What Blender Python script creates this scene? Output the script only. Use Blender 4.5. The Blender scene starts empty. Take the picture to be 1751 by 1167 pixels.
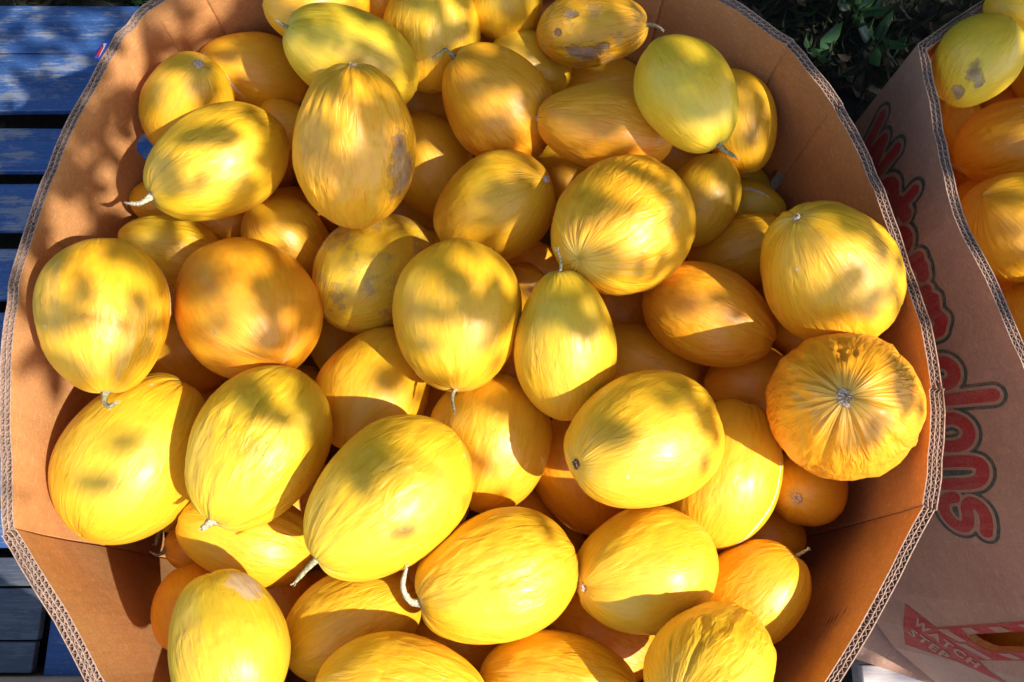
import bpy, bmesh, math, random
import numpy as np
from mathutils import Vector, Matrix

# ---------------------------------------------------------------- camera, sky, sun, exposure
scene = bpy.context.scene
col = scene.collection
cam_d = bpy.data.cameras.new('camera')
cam_d.sensor_width = 36.0
cam_d.lens = 28.78
cam_d.clip_start = 0.02
cam_d.clip_end = 300
cam_o = bpy.data.objects.new('camera', cam_d)
cam_o.location = (0, 0, 1.96)
cam_o.rotation_euler = (math.radians(14.7), 0, 0)
col.objects.link(cam_o)
scene.camera = cam_o

SUN_EL, SUN_AZ = math.radians(47), math.radians(-28)     # azimuth from +X towards +Y
SUN = Vector((math.cos(SUN_EL)*math.cos(SUN_AZ), math.cos(SUN_EL)*math.sin(SUN_AZ), math.sin(SUN_EL)))
world = bpy.data.worlds.new('World')
scene.world = world
world.use_nodes = True
wn = world.node_tree
wn.nodes.clear()
sky = wn.nodes.new('ShaderNodeTexSky')
sky.sky_type = 'NISHITA'
sky.sun_disc = False
sky.sun_elevation = SUN_EL
sky.sun_rotation = math.pi/2 - SUN_AZ
bg = wn.nodes.new('ShaderNodeBackground')
bg.inputs['Strength'].default_value = 0.15
wo = wn.nodes.new('ShaderNodeOutputWorld')
wn.links.new(sky.outputs[0], bg.inputs[0])
wn.links.new(bg.outputs[0], wo.inputs[0])
sun_d = bpy.data.lights.new('sun', 'SUN')
sun_d.energy = 3.4
sun_d.angle = math.radians(0.55)
sun_d.color = (1.0, 0.95, 0.87)
sun_o = bpy.data.objects.new('sun', sun_d)
sun_o.rotation_euler = SUN.to_track_quat('Z', 'Y').to_euler()
col.objects.link(sun_o)
vs = scene.view_settings
vs.view_transform = 'Standard'
vs.look = 'None'
vs.gamma = 1
vs.use_curve_mapping = False
vs.exposure = 1.12
scene.cycles.max_bounces = 8
scene.cycles.diffuse_bounces = 5

RIM, FLOOR, DECK = 0.96, 0.165, 0.14
rnd = random.Random(5)
rng = np.random.default_rng(5)

MELONS = [
 ('golden melon with round pale scar facing up, just right of the far left cardboard wall', 1, [-0.483, 0.6461, 0.8733], 0.0919, 0.0649, [0.494, 0.2251, 0.8398], 0.45, 0.2, {'scar': 'round', 'send': 1}),
 ('golden melon with a long pale scratch, behind the melon with a round pale scar', 1, [-0.4096, 0.739, 0.8112], 0.0852, 0.0629, [-0.9447, -0.0145, 0.3275], 0.45, 0.1, {'streak': [[-0.515, -0.055, 0.855], [-0.665, 0.574, 0.478], [-0.382, 0.918, 0.109]]}),
 ('greenish yellow melon with short stem on its left, behind the tall bruised melon', 1, [-0.2243, 0.6763, 0.944], 0.099, 0.066, [-0.829, 0.1521, 0.5382], 0.13, 0.2, {'stem': [[-0.0, -0.0, 0.0975], [-0.0029, -0.0003, 0.1091]], 'sw': 1}),
 ('yellow melon with thick white stem pointing left over the shaded wall', 1, [-0.4098, 0.5326, 0.9144], 0.1045, 0.0758, [-0.7649, -0.5965, 0.2431], 0.36, 0.5, {'stem': [[0.0, 0.0, 0.1029], [0.0027, -0.0088, 0.12], [0.0096, -0.0074, 0.1331]], 'sw': 1.4}),
 ('tall wrinkled golden melon with a big purple bruise on its right side', 1, [-0.211, 0.5262, 0.9669], 0.1092, 0.0812, [0.0754, 0.7365, 0.6722], 0.61, 1.0, {'bruise': [[-0.41, -0.891, -0.193, 0.3], [-0.474, -0.864, 0.172, 0.2]], 'scar': 'dry', 'send': 1}),
 ('golden melon cut by the top edge, behind the greenish melon with short stem', 1, [-0.2861, 0.7861, 0.9247], 0.0788, 0.0586, [0.8489, 0.3596, -0.3874], 0.49, 0.2, {}),
 ('ribbed yellow melon standing upright at the top, left of the curled grey stem', 1, [-0.1219, 0.7653, 0.8829], 0.0874, 0.0719, [0.0614, 0.8169, 0.5735], 0.3, 0.5, {}),
 ('yellow melon at the top edge between the ribbed upright melon and the brown spotted melon', 1, [-0.0128, 0.8247, 0.8731], 0.0678, 0.0591, [0.2262, -0.0748, -0.9712], 0.34, 0.15, {}),
 ('brown spotted golden melon with pale stem pointing right against the far wall', 1, [0.1167, 0.7536, 0.907], 0.0842, 0.0542, [0.9536, -0.1209, 0.2759], 0.56, 0.5, {'stem': [[-0.0, -0.0, 0.0829], [0.0074, 0.0058, 0.0916], [0.0134, 0.0166, 0.1055]], 'sw': 1, 'bruise': [[0.448, 0.841, 0.304, 0.13], [0.334, 0.928, -0.163, 0.2], [0.282, 0.955, 0.088, 0.2], [0.962, 0.211, -0.175, 0.1], [0.718, 0.536, -0.444, 0.08]], 'dirt': 1}),
 ('orange melon with curled grey stem at its upper left tip', 1, [-0.0195, 0.6412, 0.8824], 0.0953, 0.0778, [-0.6701, 0.498, 0.5504], 0.7, 0.35, {'stem': [[-0.0, 0.0, 0.0939], [-0.0024, 0.0015, 0.109], [-0.0174, 0.0076, 0.113], [-0.0324, 0.0136, 0.117]], 'sw': 0.8, 'point': 1}),
 ('small pale yellow melon tucked behind the orange melon with curled stem', 1, [0.028, 0.7466, 0.8222], 0.0722, 0.0525, [0.8433, 0.0557, -0.5346], 0.26, 0.15, {}),
 ('golden melon showing only its back, just below the brown spotted melon', 1, [0.1452, 0.7787, 0.7044], 0.0795, 0.0506, [0.9707, 0.1371, 0.1973], 0.41, 0.3, {}),
 ('orange melon lying sideways with its pointed end to the left, below the brown spotted melon', 1, [0.13, 0.5793, 0.9258], 0.0971, 0.0624, [-0.9829, 0.1827, -0.0212], 0.76, 0.3, {'scar': 'dry', 'point': 1, 'send': 1}),
 ('smooth green-yellow melon with short grey stem at lower right, near the far wall', 1, [0.2238, 0.5742, 1.0212], 0.0803, 0.0606, [0.5113, -0.8467, -0.1472], 0.13, 0.12, {'stem': [[-0.0, -0.0, 0.0791], [0.0103, -0.0003, 0.0902], [0.0209, -0.0022, 0.104]], 'sw': 1.2}),
 ('golden melon standing against the right wall behind the smooth green-yellow melon', 1, [0.3432, 0.6348, 0.8455], 0.0797, 0.0556, [0.2574, -0.8716, -0.4172], 0.45, 0.2, {}),
 ('golden melon half hidden to the right of the purple bruise', 1, [-0.1298, 0.6079, 0.7463], 0.0904, 0.0701, [0.4637, -0.7713, -0.4359], 0.41, 0.15, {}),
 ('dark shaded melon deep in the gap above the melon right of the purple bruise', 1, [-0.1472, 0.7967, 0.611], 0.0662, 0.0502, [0.8261, 0.0514, -0.5612], 0.49, 0.1, {}),
 ('dappled golden melon with a dry tip at lower left, above the central upright melon', 1, [-0.0271, 0.4857, 0.8637], 0.0986, 0.0767, [-0.7482, -0.15, -0.6463], 0.42, 0.25, {'scar': 'dry', 'send': -1}),
 ('large wrinkled golden melon right of centre with ribs meeting at its lower left', 1, [0.1474, 0.4254, 0.9396], 0.1054, 0.0896, [-0.6131, -0.6193, 0.4906], 0.54, 0.8, {}),
 ('glossy pale yellow melon tucked behind the large wrinkled melon right of centre', 1, [0.2817, 0.5133, 0.831], 0.0712, 0.0535, [-0.3236, -0.8283, -0.4574], 0.34, 0.15, {}),
 ('small greenish melon with a pale scratch beside the handle slot in the right wall', 1, [0.3872, 0.547, 0.7361], 0.0553, 0.0422, [0.9055, -0.4119, 0.1024], 0.18, 0.15, {'streak': [[0.835, -0.09, -0.542], [0.985, -0.143, -0.092], [0.906, -0.088, 0.414]]}),
 ('ribbed golden melon half hidden behind the big round melon at the right wall', 1, [0.3565, 0.4566, 0.7662], 0.0833, 0.058, [0.9011, 0.2403, 0.361], 0.45, 0.5, {}),
 ('big round yellow melon at the right wall with small grey scar upper left', 1, [0.4125, 0.3536, 0.9555], 0.1065, 0.0839, [-0.59, 0.4718, 0.6552], 0.49, 0.6, {'scar': 'dry', 'send': 1}),
 ('deeply ribbed orange melon seen end on, ribs radiating from a rough brown scar', 1, [0.4093, 0.1799, 0.9605], 0.1123, 0.0884, [-0.3473, -0.0846, 0.9339], 0.76, 1.35, {'scar': 'rough', 'send': 1}),
 ('upright dappled melon in the very centre with its stem pointing straight down', 1, [-0.0723, 0.3104, 0.9148], 0.1023, 0.0844, [-0.0097, -0.9969, -0.078], 0.4, 0.3, {'stem': [[0.0, -0.0, 0.1008], [0.0103, 0.0041, 0.1112], [0.0213, -0.0, 0.1296]], 'sw': 0.9}),
 ('slim upright greenish melon right of the central one with a thin stem on top', 1, [0.0685, 0.2638, 0.9311], 0.0989, 0.0642, [-0.0805, 0.8948, 0.4391], 0.26, 0.3, {'stem': [[-0.0, -0.0, 0.0974], [-0.0041, -0.0021, 0.1091], [-0.0073, 0.0008, 0.123]], 'sw': 0.7, 'point': 1}),
 ('greenish melon with thin white scratch along its top, left of the central melon', 1, [-0.2052, 0.4109, 0.8038], 0.1039, 0.0807, [0.5873, 0.722, -0.3658], 0.22, 0.25, {'streak': [[-0.698, 0.512, -0.501], [-0.821, 0.571, -0.005], [-0.861, 0.243, 0.448], [-0.713, -0.017, 0.701]], 'dirt': 1}),
 ('bright yellow melon partly covered, between the bruised tall melon and the smooth orange one', 1, [-0.3483, 0.4731, 0.768], 0.0772, 0.0615, [0.6483, -0.5159, -0.56], 0.41, 0.2, {}),
 ('ribbed yellow melon behind the two big round melons on the left, touching the wall shadow', 1, [-0.5128, 0.4457, 0.7999], 0.0769, 0.0546, [-0.9025, 0.0683, 0.4252], 0.26, 0.5, {}),
 ('large smooth orange melon left of centre with patches of sun on its middle', 1, [-0.3707, 0.3362, 0.8603], 0.1204, 0.0938, [-0.5356, 0.75, -0.3882], 0.76, 0.2, {'sheen': 1}),
 ('round yellow melon against the left wall with a crooked curled stem below', 1, [-0.5255, 0.2992, 0.9452], 0.102, 0.0789, [0.1111, -0.9915, -0.0682], 0.48, 0.45, {'stem': [[0.0, 0.0, 0.1005], [0.0099, -0.0011, 0.1112], [0.0197, -0.0115, 0.1208], [0.0287, -0.0245, 0.1189]], 'sw': 1.15, 'streak': [[0.039, -0.472, -0.881], [-0.155, -0.763, -0.628], [-0.149, -0.953, -0.263], [-0.245, -0.969, 0.032]]}),
 ('long pale yellow melon slanting against the lower left wall', 1, [-0.5051, 0.1287, 0.8549], 0.1178, 0.09, [0.4552, 0.8842, -0.1051], 0.23, 0.4, {}),
 ('sunlit ribbed melon with a frayed white stem stub at its lower left', 1, [-0.3236, 0.1354, 0.9144], 0.1087, 0.0819, [-0.3872, -0.8946, 0.2233], 0.26, 0.8, {'stem': [[-0.0, -0.0, 0.1071], [0.008, 0.0018, 0.1142], [0.0157, -0.0006, 0.1209]], 'sw': 1.7}),
 ('largest melon, bright yellow and sunlit, with straight grey stem pointing down left', 1, [-0.1494, 0.0698, 0.9549], 0.1127, 0.083, [-0.6902, -0.6728, 0.2666], 0.31, 0.5, {'stem': [[-0.0, -0.0, 0.111], [0.0042, -0.003, 0.1265], [0.0075, -0.0073, 0.1438]], 'sw': 1.1}),
 ('golden melon half covered, below left of the central melon', 1, [-0.1966, 0.2329, 0.7977], 0.1008, 0.0795, [0.3345, 0.8783, -0.3417], 0.41, 0.2, {}),
 ('golden melon directly under the stem of the central melon, sharp shadow on its right', 1, [-0.0325, 0.1525, 0.8263], 0.0967, 0.0865, [-0.2832, -0.9549, 0.0895], 0.41, 0.3, {'stem': [[-0.0, -0.0, 0.0952], [0.0094, 0.0, 0.1035], [0.0188, -0.0009, 0.1125]], 'sw': 1}),
 ('big round yellow melon with a dark dry tip at its left, lower right of centre', 1, [0.1625, 0.1375, 0.9558], 0.105, 0.0827, [-0.8506, -0.3374, 0.4032], 0.4, 0.45, {'scar': 'dark', 'send': 1}),
 ('smooth yellow melon peeking out above the big round melon with a dark dry tip', 1, [0.2023, 0.2843, 0.7416], 0.0846, 0.0553, [0.9249, -0.3745, 0.0662], 0.34, 0.15, {}),
 ('orange-yellow melon shaped like a lemon with its pointed end at the right', 1, [0.277, 0.3284, 0.8506], 0.0977, 0.0704, [0.8884, -0.4504, 0.0885], 0.7, 0.5, {'point': 1.5}),
 ('upright yellow melon with pale scratch down its right edge, beside the ribbed end-on melon', 1, [0.286, 0.1092, 0.8389], 0.1028, 0.0745, [0.3481, 0.9203, 0.1784], 0.3, 0.3, {'streak': [[-0.56, -0.734, 0.385], [-0.599, -0.801, 0.014], [-0.615, -0.643, -0.456], [-0.359, -0.457, -0.814]]}),
 ('small orange melon in shade with a round pale scar, under the ribbed end-on melon', 1, [0.4216, 0.0949, 0.7687], 0.0718, 0.0552, [-0.4786, -0.265, 0.8371], 0.64, 0.2, {'scar': 'round', 'send': 1}),
 ('deep orange shaded melon left of the ribbed end-on melon', 1, [0.3636, 0.2413, 0.7654], 0.0777, 0.0642, [0.9844, -0.1544, -0.0842], 0.72, 0.1, {}),
 ('bright sunlit melon low right of centre with small dry tip on its left', 1, [0.1689, -0.0168, 0.8907], 0.0938, 0.0765, [-0.9042, -0.2178, 0.3673], 0.3, 0.35, {'scar': 'dry', 'send': 1}),
 ('bright yellow melon near the bottom with a long curled stem on its left', 1, [-0.017, -0.0237, 0.9174], 0.1016, 0.078, [-0.9237, -0.3064, 0.23], 0.37, 0.6, {'stem': [[-0.0, -0.0, 0.1001], [-0.0068, -0.0049, 0.1097], [-0.0139, -0.0176, 0.1155], [-0.0225, -0.0301, 0.1151], [-0.0325, -0.0451, 0.1078]], 'sw': 1.3}),
 ('orange shaded melon with a thin strip of sun, behind the big dark-tipped melon', 1, [0.0962, 0.114, 0.7455], 0.0887, 0.0652, [0.4147, -0.9085, -0.0524], 0.64, 0.2, {}),
 ('yellow melon near the lower right wall with a frayed stem at its top right', 1, [0.3168, -0.0463, 0.8315], 0.0767, 0.0638, [0.6826, 0.6229, 0.3822], 0.41, 0.35, {'stem': [[-0.0, -0.0, 0.0756], [-0.0074, 0.0022, 0.0829], [-0.0136, 0.0049, 0.0924]], 'sw': 0.8}),
 ('lumpy yellow melon at the bottom edge, rightmost of the row there', 1, [0.224, -0.123, 0.9762], 0.0929, 0.0684, [0.5952, 0.3868, -0.7043], 0.31, 0.9, {}),
 ('golden melon at the bottom edge, second from the right in the row there', 1, [0.056, -0.1536, 0.8878], 0.097, 0.0638, [0.9941, -0.0878, 0.0645], 0.41, 0.4, {}),
 ('golden ribbed melon at the bottom edge, second from the left in the row there', 1, [-0.1279, -0.1551, 0.9448], 0.0984, 0.0675, [0.9857, -0.1326, -0.1039], 0.41, 0.5, {}),
 ('pale sunlit melon at the bottom edge near the left wall, tan patch on top', 1, [-0.3313, -0.1005, 0.9462], 0.0886, 0.0677, [-0.3827, 0.89, -0.2481], 0.22, 0.4, {'bruise': [[-0.507, -0.631, 0.587, 0.3]], 'palebruise': 1}),
 ('ribbed yellow melon crossed by a curved shadow, below the largest melon', 1, [-0.2068, -0.0851, 0.8454], 0.0913, 0.0664, [0.8685, 0.4553, -0.1959], 0.34, 0.5, {}),
 ('yellow melon lying under the ribbed melon with frayed stem stub', 1, [-0.36, 0.0235, 0.808], 0.0963, 0.0602, [-0.9186, 0.2658, 0.2925], 0.37, 0.3, {}),
 ('orange shaded melon beside the pale melon at the bottom left', 1, [-0.4402, -0.0688, 0.7883], 0.0633, 0.0501, [-0.225, 0.7923, -0.5671], 0.72, 0.15, {}),
 ('small orange melon with a bent brown stem near the lower left corner', 1, [-0.4636, 0.0145, 0.7036], 0.0504, 0.0394, [-0.8398, -0.1174, 0.5301], 0.68, 0.15, {'stem': [[-0.0, 0.0, 0.0496], [-0.0074, 0.0061, 0.0594], [-0.0142, 0.0025, 0.069]], 'sw': 1.0}),
 ('yellow melon with pale stem peeking out below the long slanting melon', 1, [-0.527, 0.086, 0.6893], 0.0523, 0.0386, [-0.0, -0.9873, 0.1587], 0.34, 0.2, {'stem': [[0.0, 0.0, 0.0515], [0.0101, -0.0011, 0.0605], [0.0198, -0.0043, 0.0716]], 'sw': 1.2}),
 ('shaded golden melon in the gap between the two big round melons on the left', 1, [-0.5142, 0.3064, 0.7019], 0.0722, 0.0558, [0.7374, -0.5221, -0.4285], 0.49, 0.15, {}),
 ('sliver of golden melon under the melon with thick white stem', 1, [-0.5441, 0.5409, 0.7493], 0.0615, 0.0392, [0.8919, -0.0932, -0.4424], 0.49, 0.2, {}),
 ('orange melon in the gap under the right end of the melon with thick white stem', 1, [-0.4481, 0.5164, 0.7461], 0.0571, 0.0401, [0.9199, 0.3404, -0.1948], 0.64, 0.2, {}),
 ('small yellow melon peeking out left of the tall bruised melon', 1, [-0.3507, 0.6506, 0.805], 0.0482, 0.0383, [0.854, -0.2975, -0.4269], 0.41, 0.1, {}),
 ('orange melon in the gap left of the large wrinkled melon', 1, [0.0913, 0.6285, 0.6474], 0.0653, 0.044, [0.9404, -0.3276, -0.0915], 0.6, 0.2, {}),
 ('orange shaded melon in the gap above the slim upright melon', 1, [0.0343, 0.4758, 0.6455], 0.0656, 0.0455, [0.9659, -0.2504, -0.0655], 0.64, 0.2, {}),
 ('golden sliver of melon between the central melon and the slim upright melon', 1, [0.0252, 0.4116, 0.7003], 0.054, 0.0415, [0.442, -0.5452, -0.7123], 0.56, 0.15, {}),
 ('orange melon in the gap between the slim upright and the lemon shaped melon', 1, [0.1848, 0.3821, 0.6685], 0.073, 0.0514, [0.4901, -0.8525, -0.1821], 0.68, 0.3, {}),
 ('orange melon glimpsed below the smooth green-yellow melon', 1, [0.2944, 0.6759, 0.6381], 0.0577, 0.0419, [0.912, -0.4102, -0.0066], 0.64, 0.1, {}),
 ('dark shaded melon in the gap under the big round melon at the right wall', 1, [0.4504, 0.3217, 0.7632], 0.0602, 0.0494, [0.9703, -0.1835, -0.1578], 0.56, 0.1, {}),
 ('orange shaded melon below the bright melon with small dry tip', 1, [0.1237, -0.1059, 0.7808], 0.0769, 0.0568, [0.9049, -0.4049, 0.1312], 0.68, 0.3, {}),
 ('orange shaded melon under the bright melon with long curled stem', 1, [-0.0699, -0.1112, 0.7452], 0.0753, 0.0476, [0.9851, -0.1671, -0.0414], 0.64, 0.2, {}),
 ('dark golden melon in the shaded gap below the small orange melon with round scar', 1, [0.3901, 0.0283, 0.6905], 0.0548, 0.0454, [0.9135, -0.1569, -0.3754], 0.6, 0.1, {}),
 ('orange melon behind the long curled stem', 1, [-0.1281, -0.0491, 0.6889], 0.0536, 0.0411, [0.2663, -0.9638, 0.0104], 0.64, 0.2, {}),
 ('orange sliver of melon between the smooth yellow and the deep orange melons', 1, [0.3001, 0.2836, 0.6694], 0.0525, 0.0388, [0.2939, -0.9456, -0.1395], 0.68, 0.1, {}),
 ('golden melon glimpsed at the top edge between two larger ones', 1, [-0.2052, 0.8297, 0.8594], 0.0476, 0.0398, [-0.0122, -0.5633, -0.8262], 0.49, 0.1, {}),
 ('orange melon glimpsed above the melon crossed by a curved shadow', 1, [-0.3394, -0.0486, 0.704], 0.0559, 0.0402, [0.454, -0.8866, -0.0883], 0.68, 0.15, {}),
 ('dark melon deep in the gap right of the large smooth orange melon', 1, [-0.2929, 0.3404, 0.6365], 0.0609, 0.0458, [0.1187, -0.8892, -0.4418], 0.26, 0.1, {}),
 ('dark greenish melon behind the small greenish melon with pale scratch', 1, [0.3845, 0.6124, 0.6902], 0.0506, 0.038, [0.8827, -0.4681, 0.0415], 0.18, 0.1, {}),
 ('orange sliver above the bright melon with long curled stem', 1, [0.0262, 0.0523, 0.6898], 0.054, 0.0425, [0.3399, -0.8219, -0.4571], 0.64, 0.15, {}),
 ('shaded melon deep in the gap left of the central downward stem', 1, [-0.1214, 0.2262, 0.6686], 0.0583, 0.0444, [0.5416, -0.5953, -0.5935], 0.49, 0.1, {}),
 ('greenish melon with two dark purple spots at the corner of the right-hand bin', 2, [0.6486, 0.6684, 0.9534], 0.0635, 0.0546, [-0.433, -0.597, -0.6754], 0.14, 0.2, {'bruise': [[0.889, 0.403, 0.215, 0.19], [0.929, 0.105, 0.355, 0.1], [0.654, 0.298, 0.696, 0.19]]}),
 ('yellow melon at the top right corner of the photo in the right-hand bin', 2, [0.7153, 0.734, 0.9695], 0.0528, 0.0369, [0.7925, -0.5957, 0.1309], 0.34, 0.2, {}),
 ('golden melon at the right edge beside the purple spotted one in the right-hand bin', 2, [0.9367, 0.8118, 0.6815], 0.0783, 0.0467, [0.6788, -0.4594, -0.5728], 0.49, 0.2, {}),
 ('shaded melon touching the rim under the purple spotted melon in the right-hand bin', 2, [0.8322, 0.7594, 0.5906], 0.0801, 0.0445, [0.373, -0.8888, -0.2662], 0.41, 0.2, {}),
 ('golden ribbed melon second down along the edge of the right-hand bin', 2, [0.8161, 0.6579, 0.7449], 0.0832, 0.067, [0.7748, 0.1656, 0.6101], 0.59, 0.5, {}),
 ('large golden melon third down along the edge of the right-hand bin', 2, [0.7718, 0.4821, 0.7901], 0.0951, 0.0784, [0.7746, -0.3663, -0.5157], 0.54, 0.35, {}),
 ('golden melon lowest in view along the edge of the right-hand bin', 2, [0.8483, 0.3579, 0.6971], 0.0754, 0.0555, [0.5822, -0.7813, -0.225], 0.52, 0.2, {}),
 ('dark orange melon in the gap between the two lowest melons of the right-hand bin', 2, [0.8866, 0.4566, 0.5968], 0.0524, 0.0449, [0.8471, -0.2585, 0.4644], 0.68, 0.1, {}),
 ('shaded orange melon in the gap below the purple spotted melon of the right-hand bin', 2, [0.9362, 0.8222, 0.5785], 0.0552, 0.0505, [0.8427, -0.0608, 0.5349], 0.68, 0.1, {}),
 ('yellow melon seen through the hand slot low on the right-hand bin', 2, [0.9367, -0.1316, 0.3935], 0.0785, 0.0577, [0.8484, 0.4692, 0.2452], 0.4, 0.2, {}),
]
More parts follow.
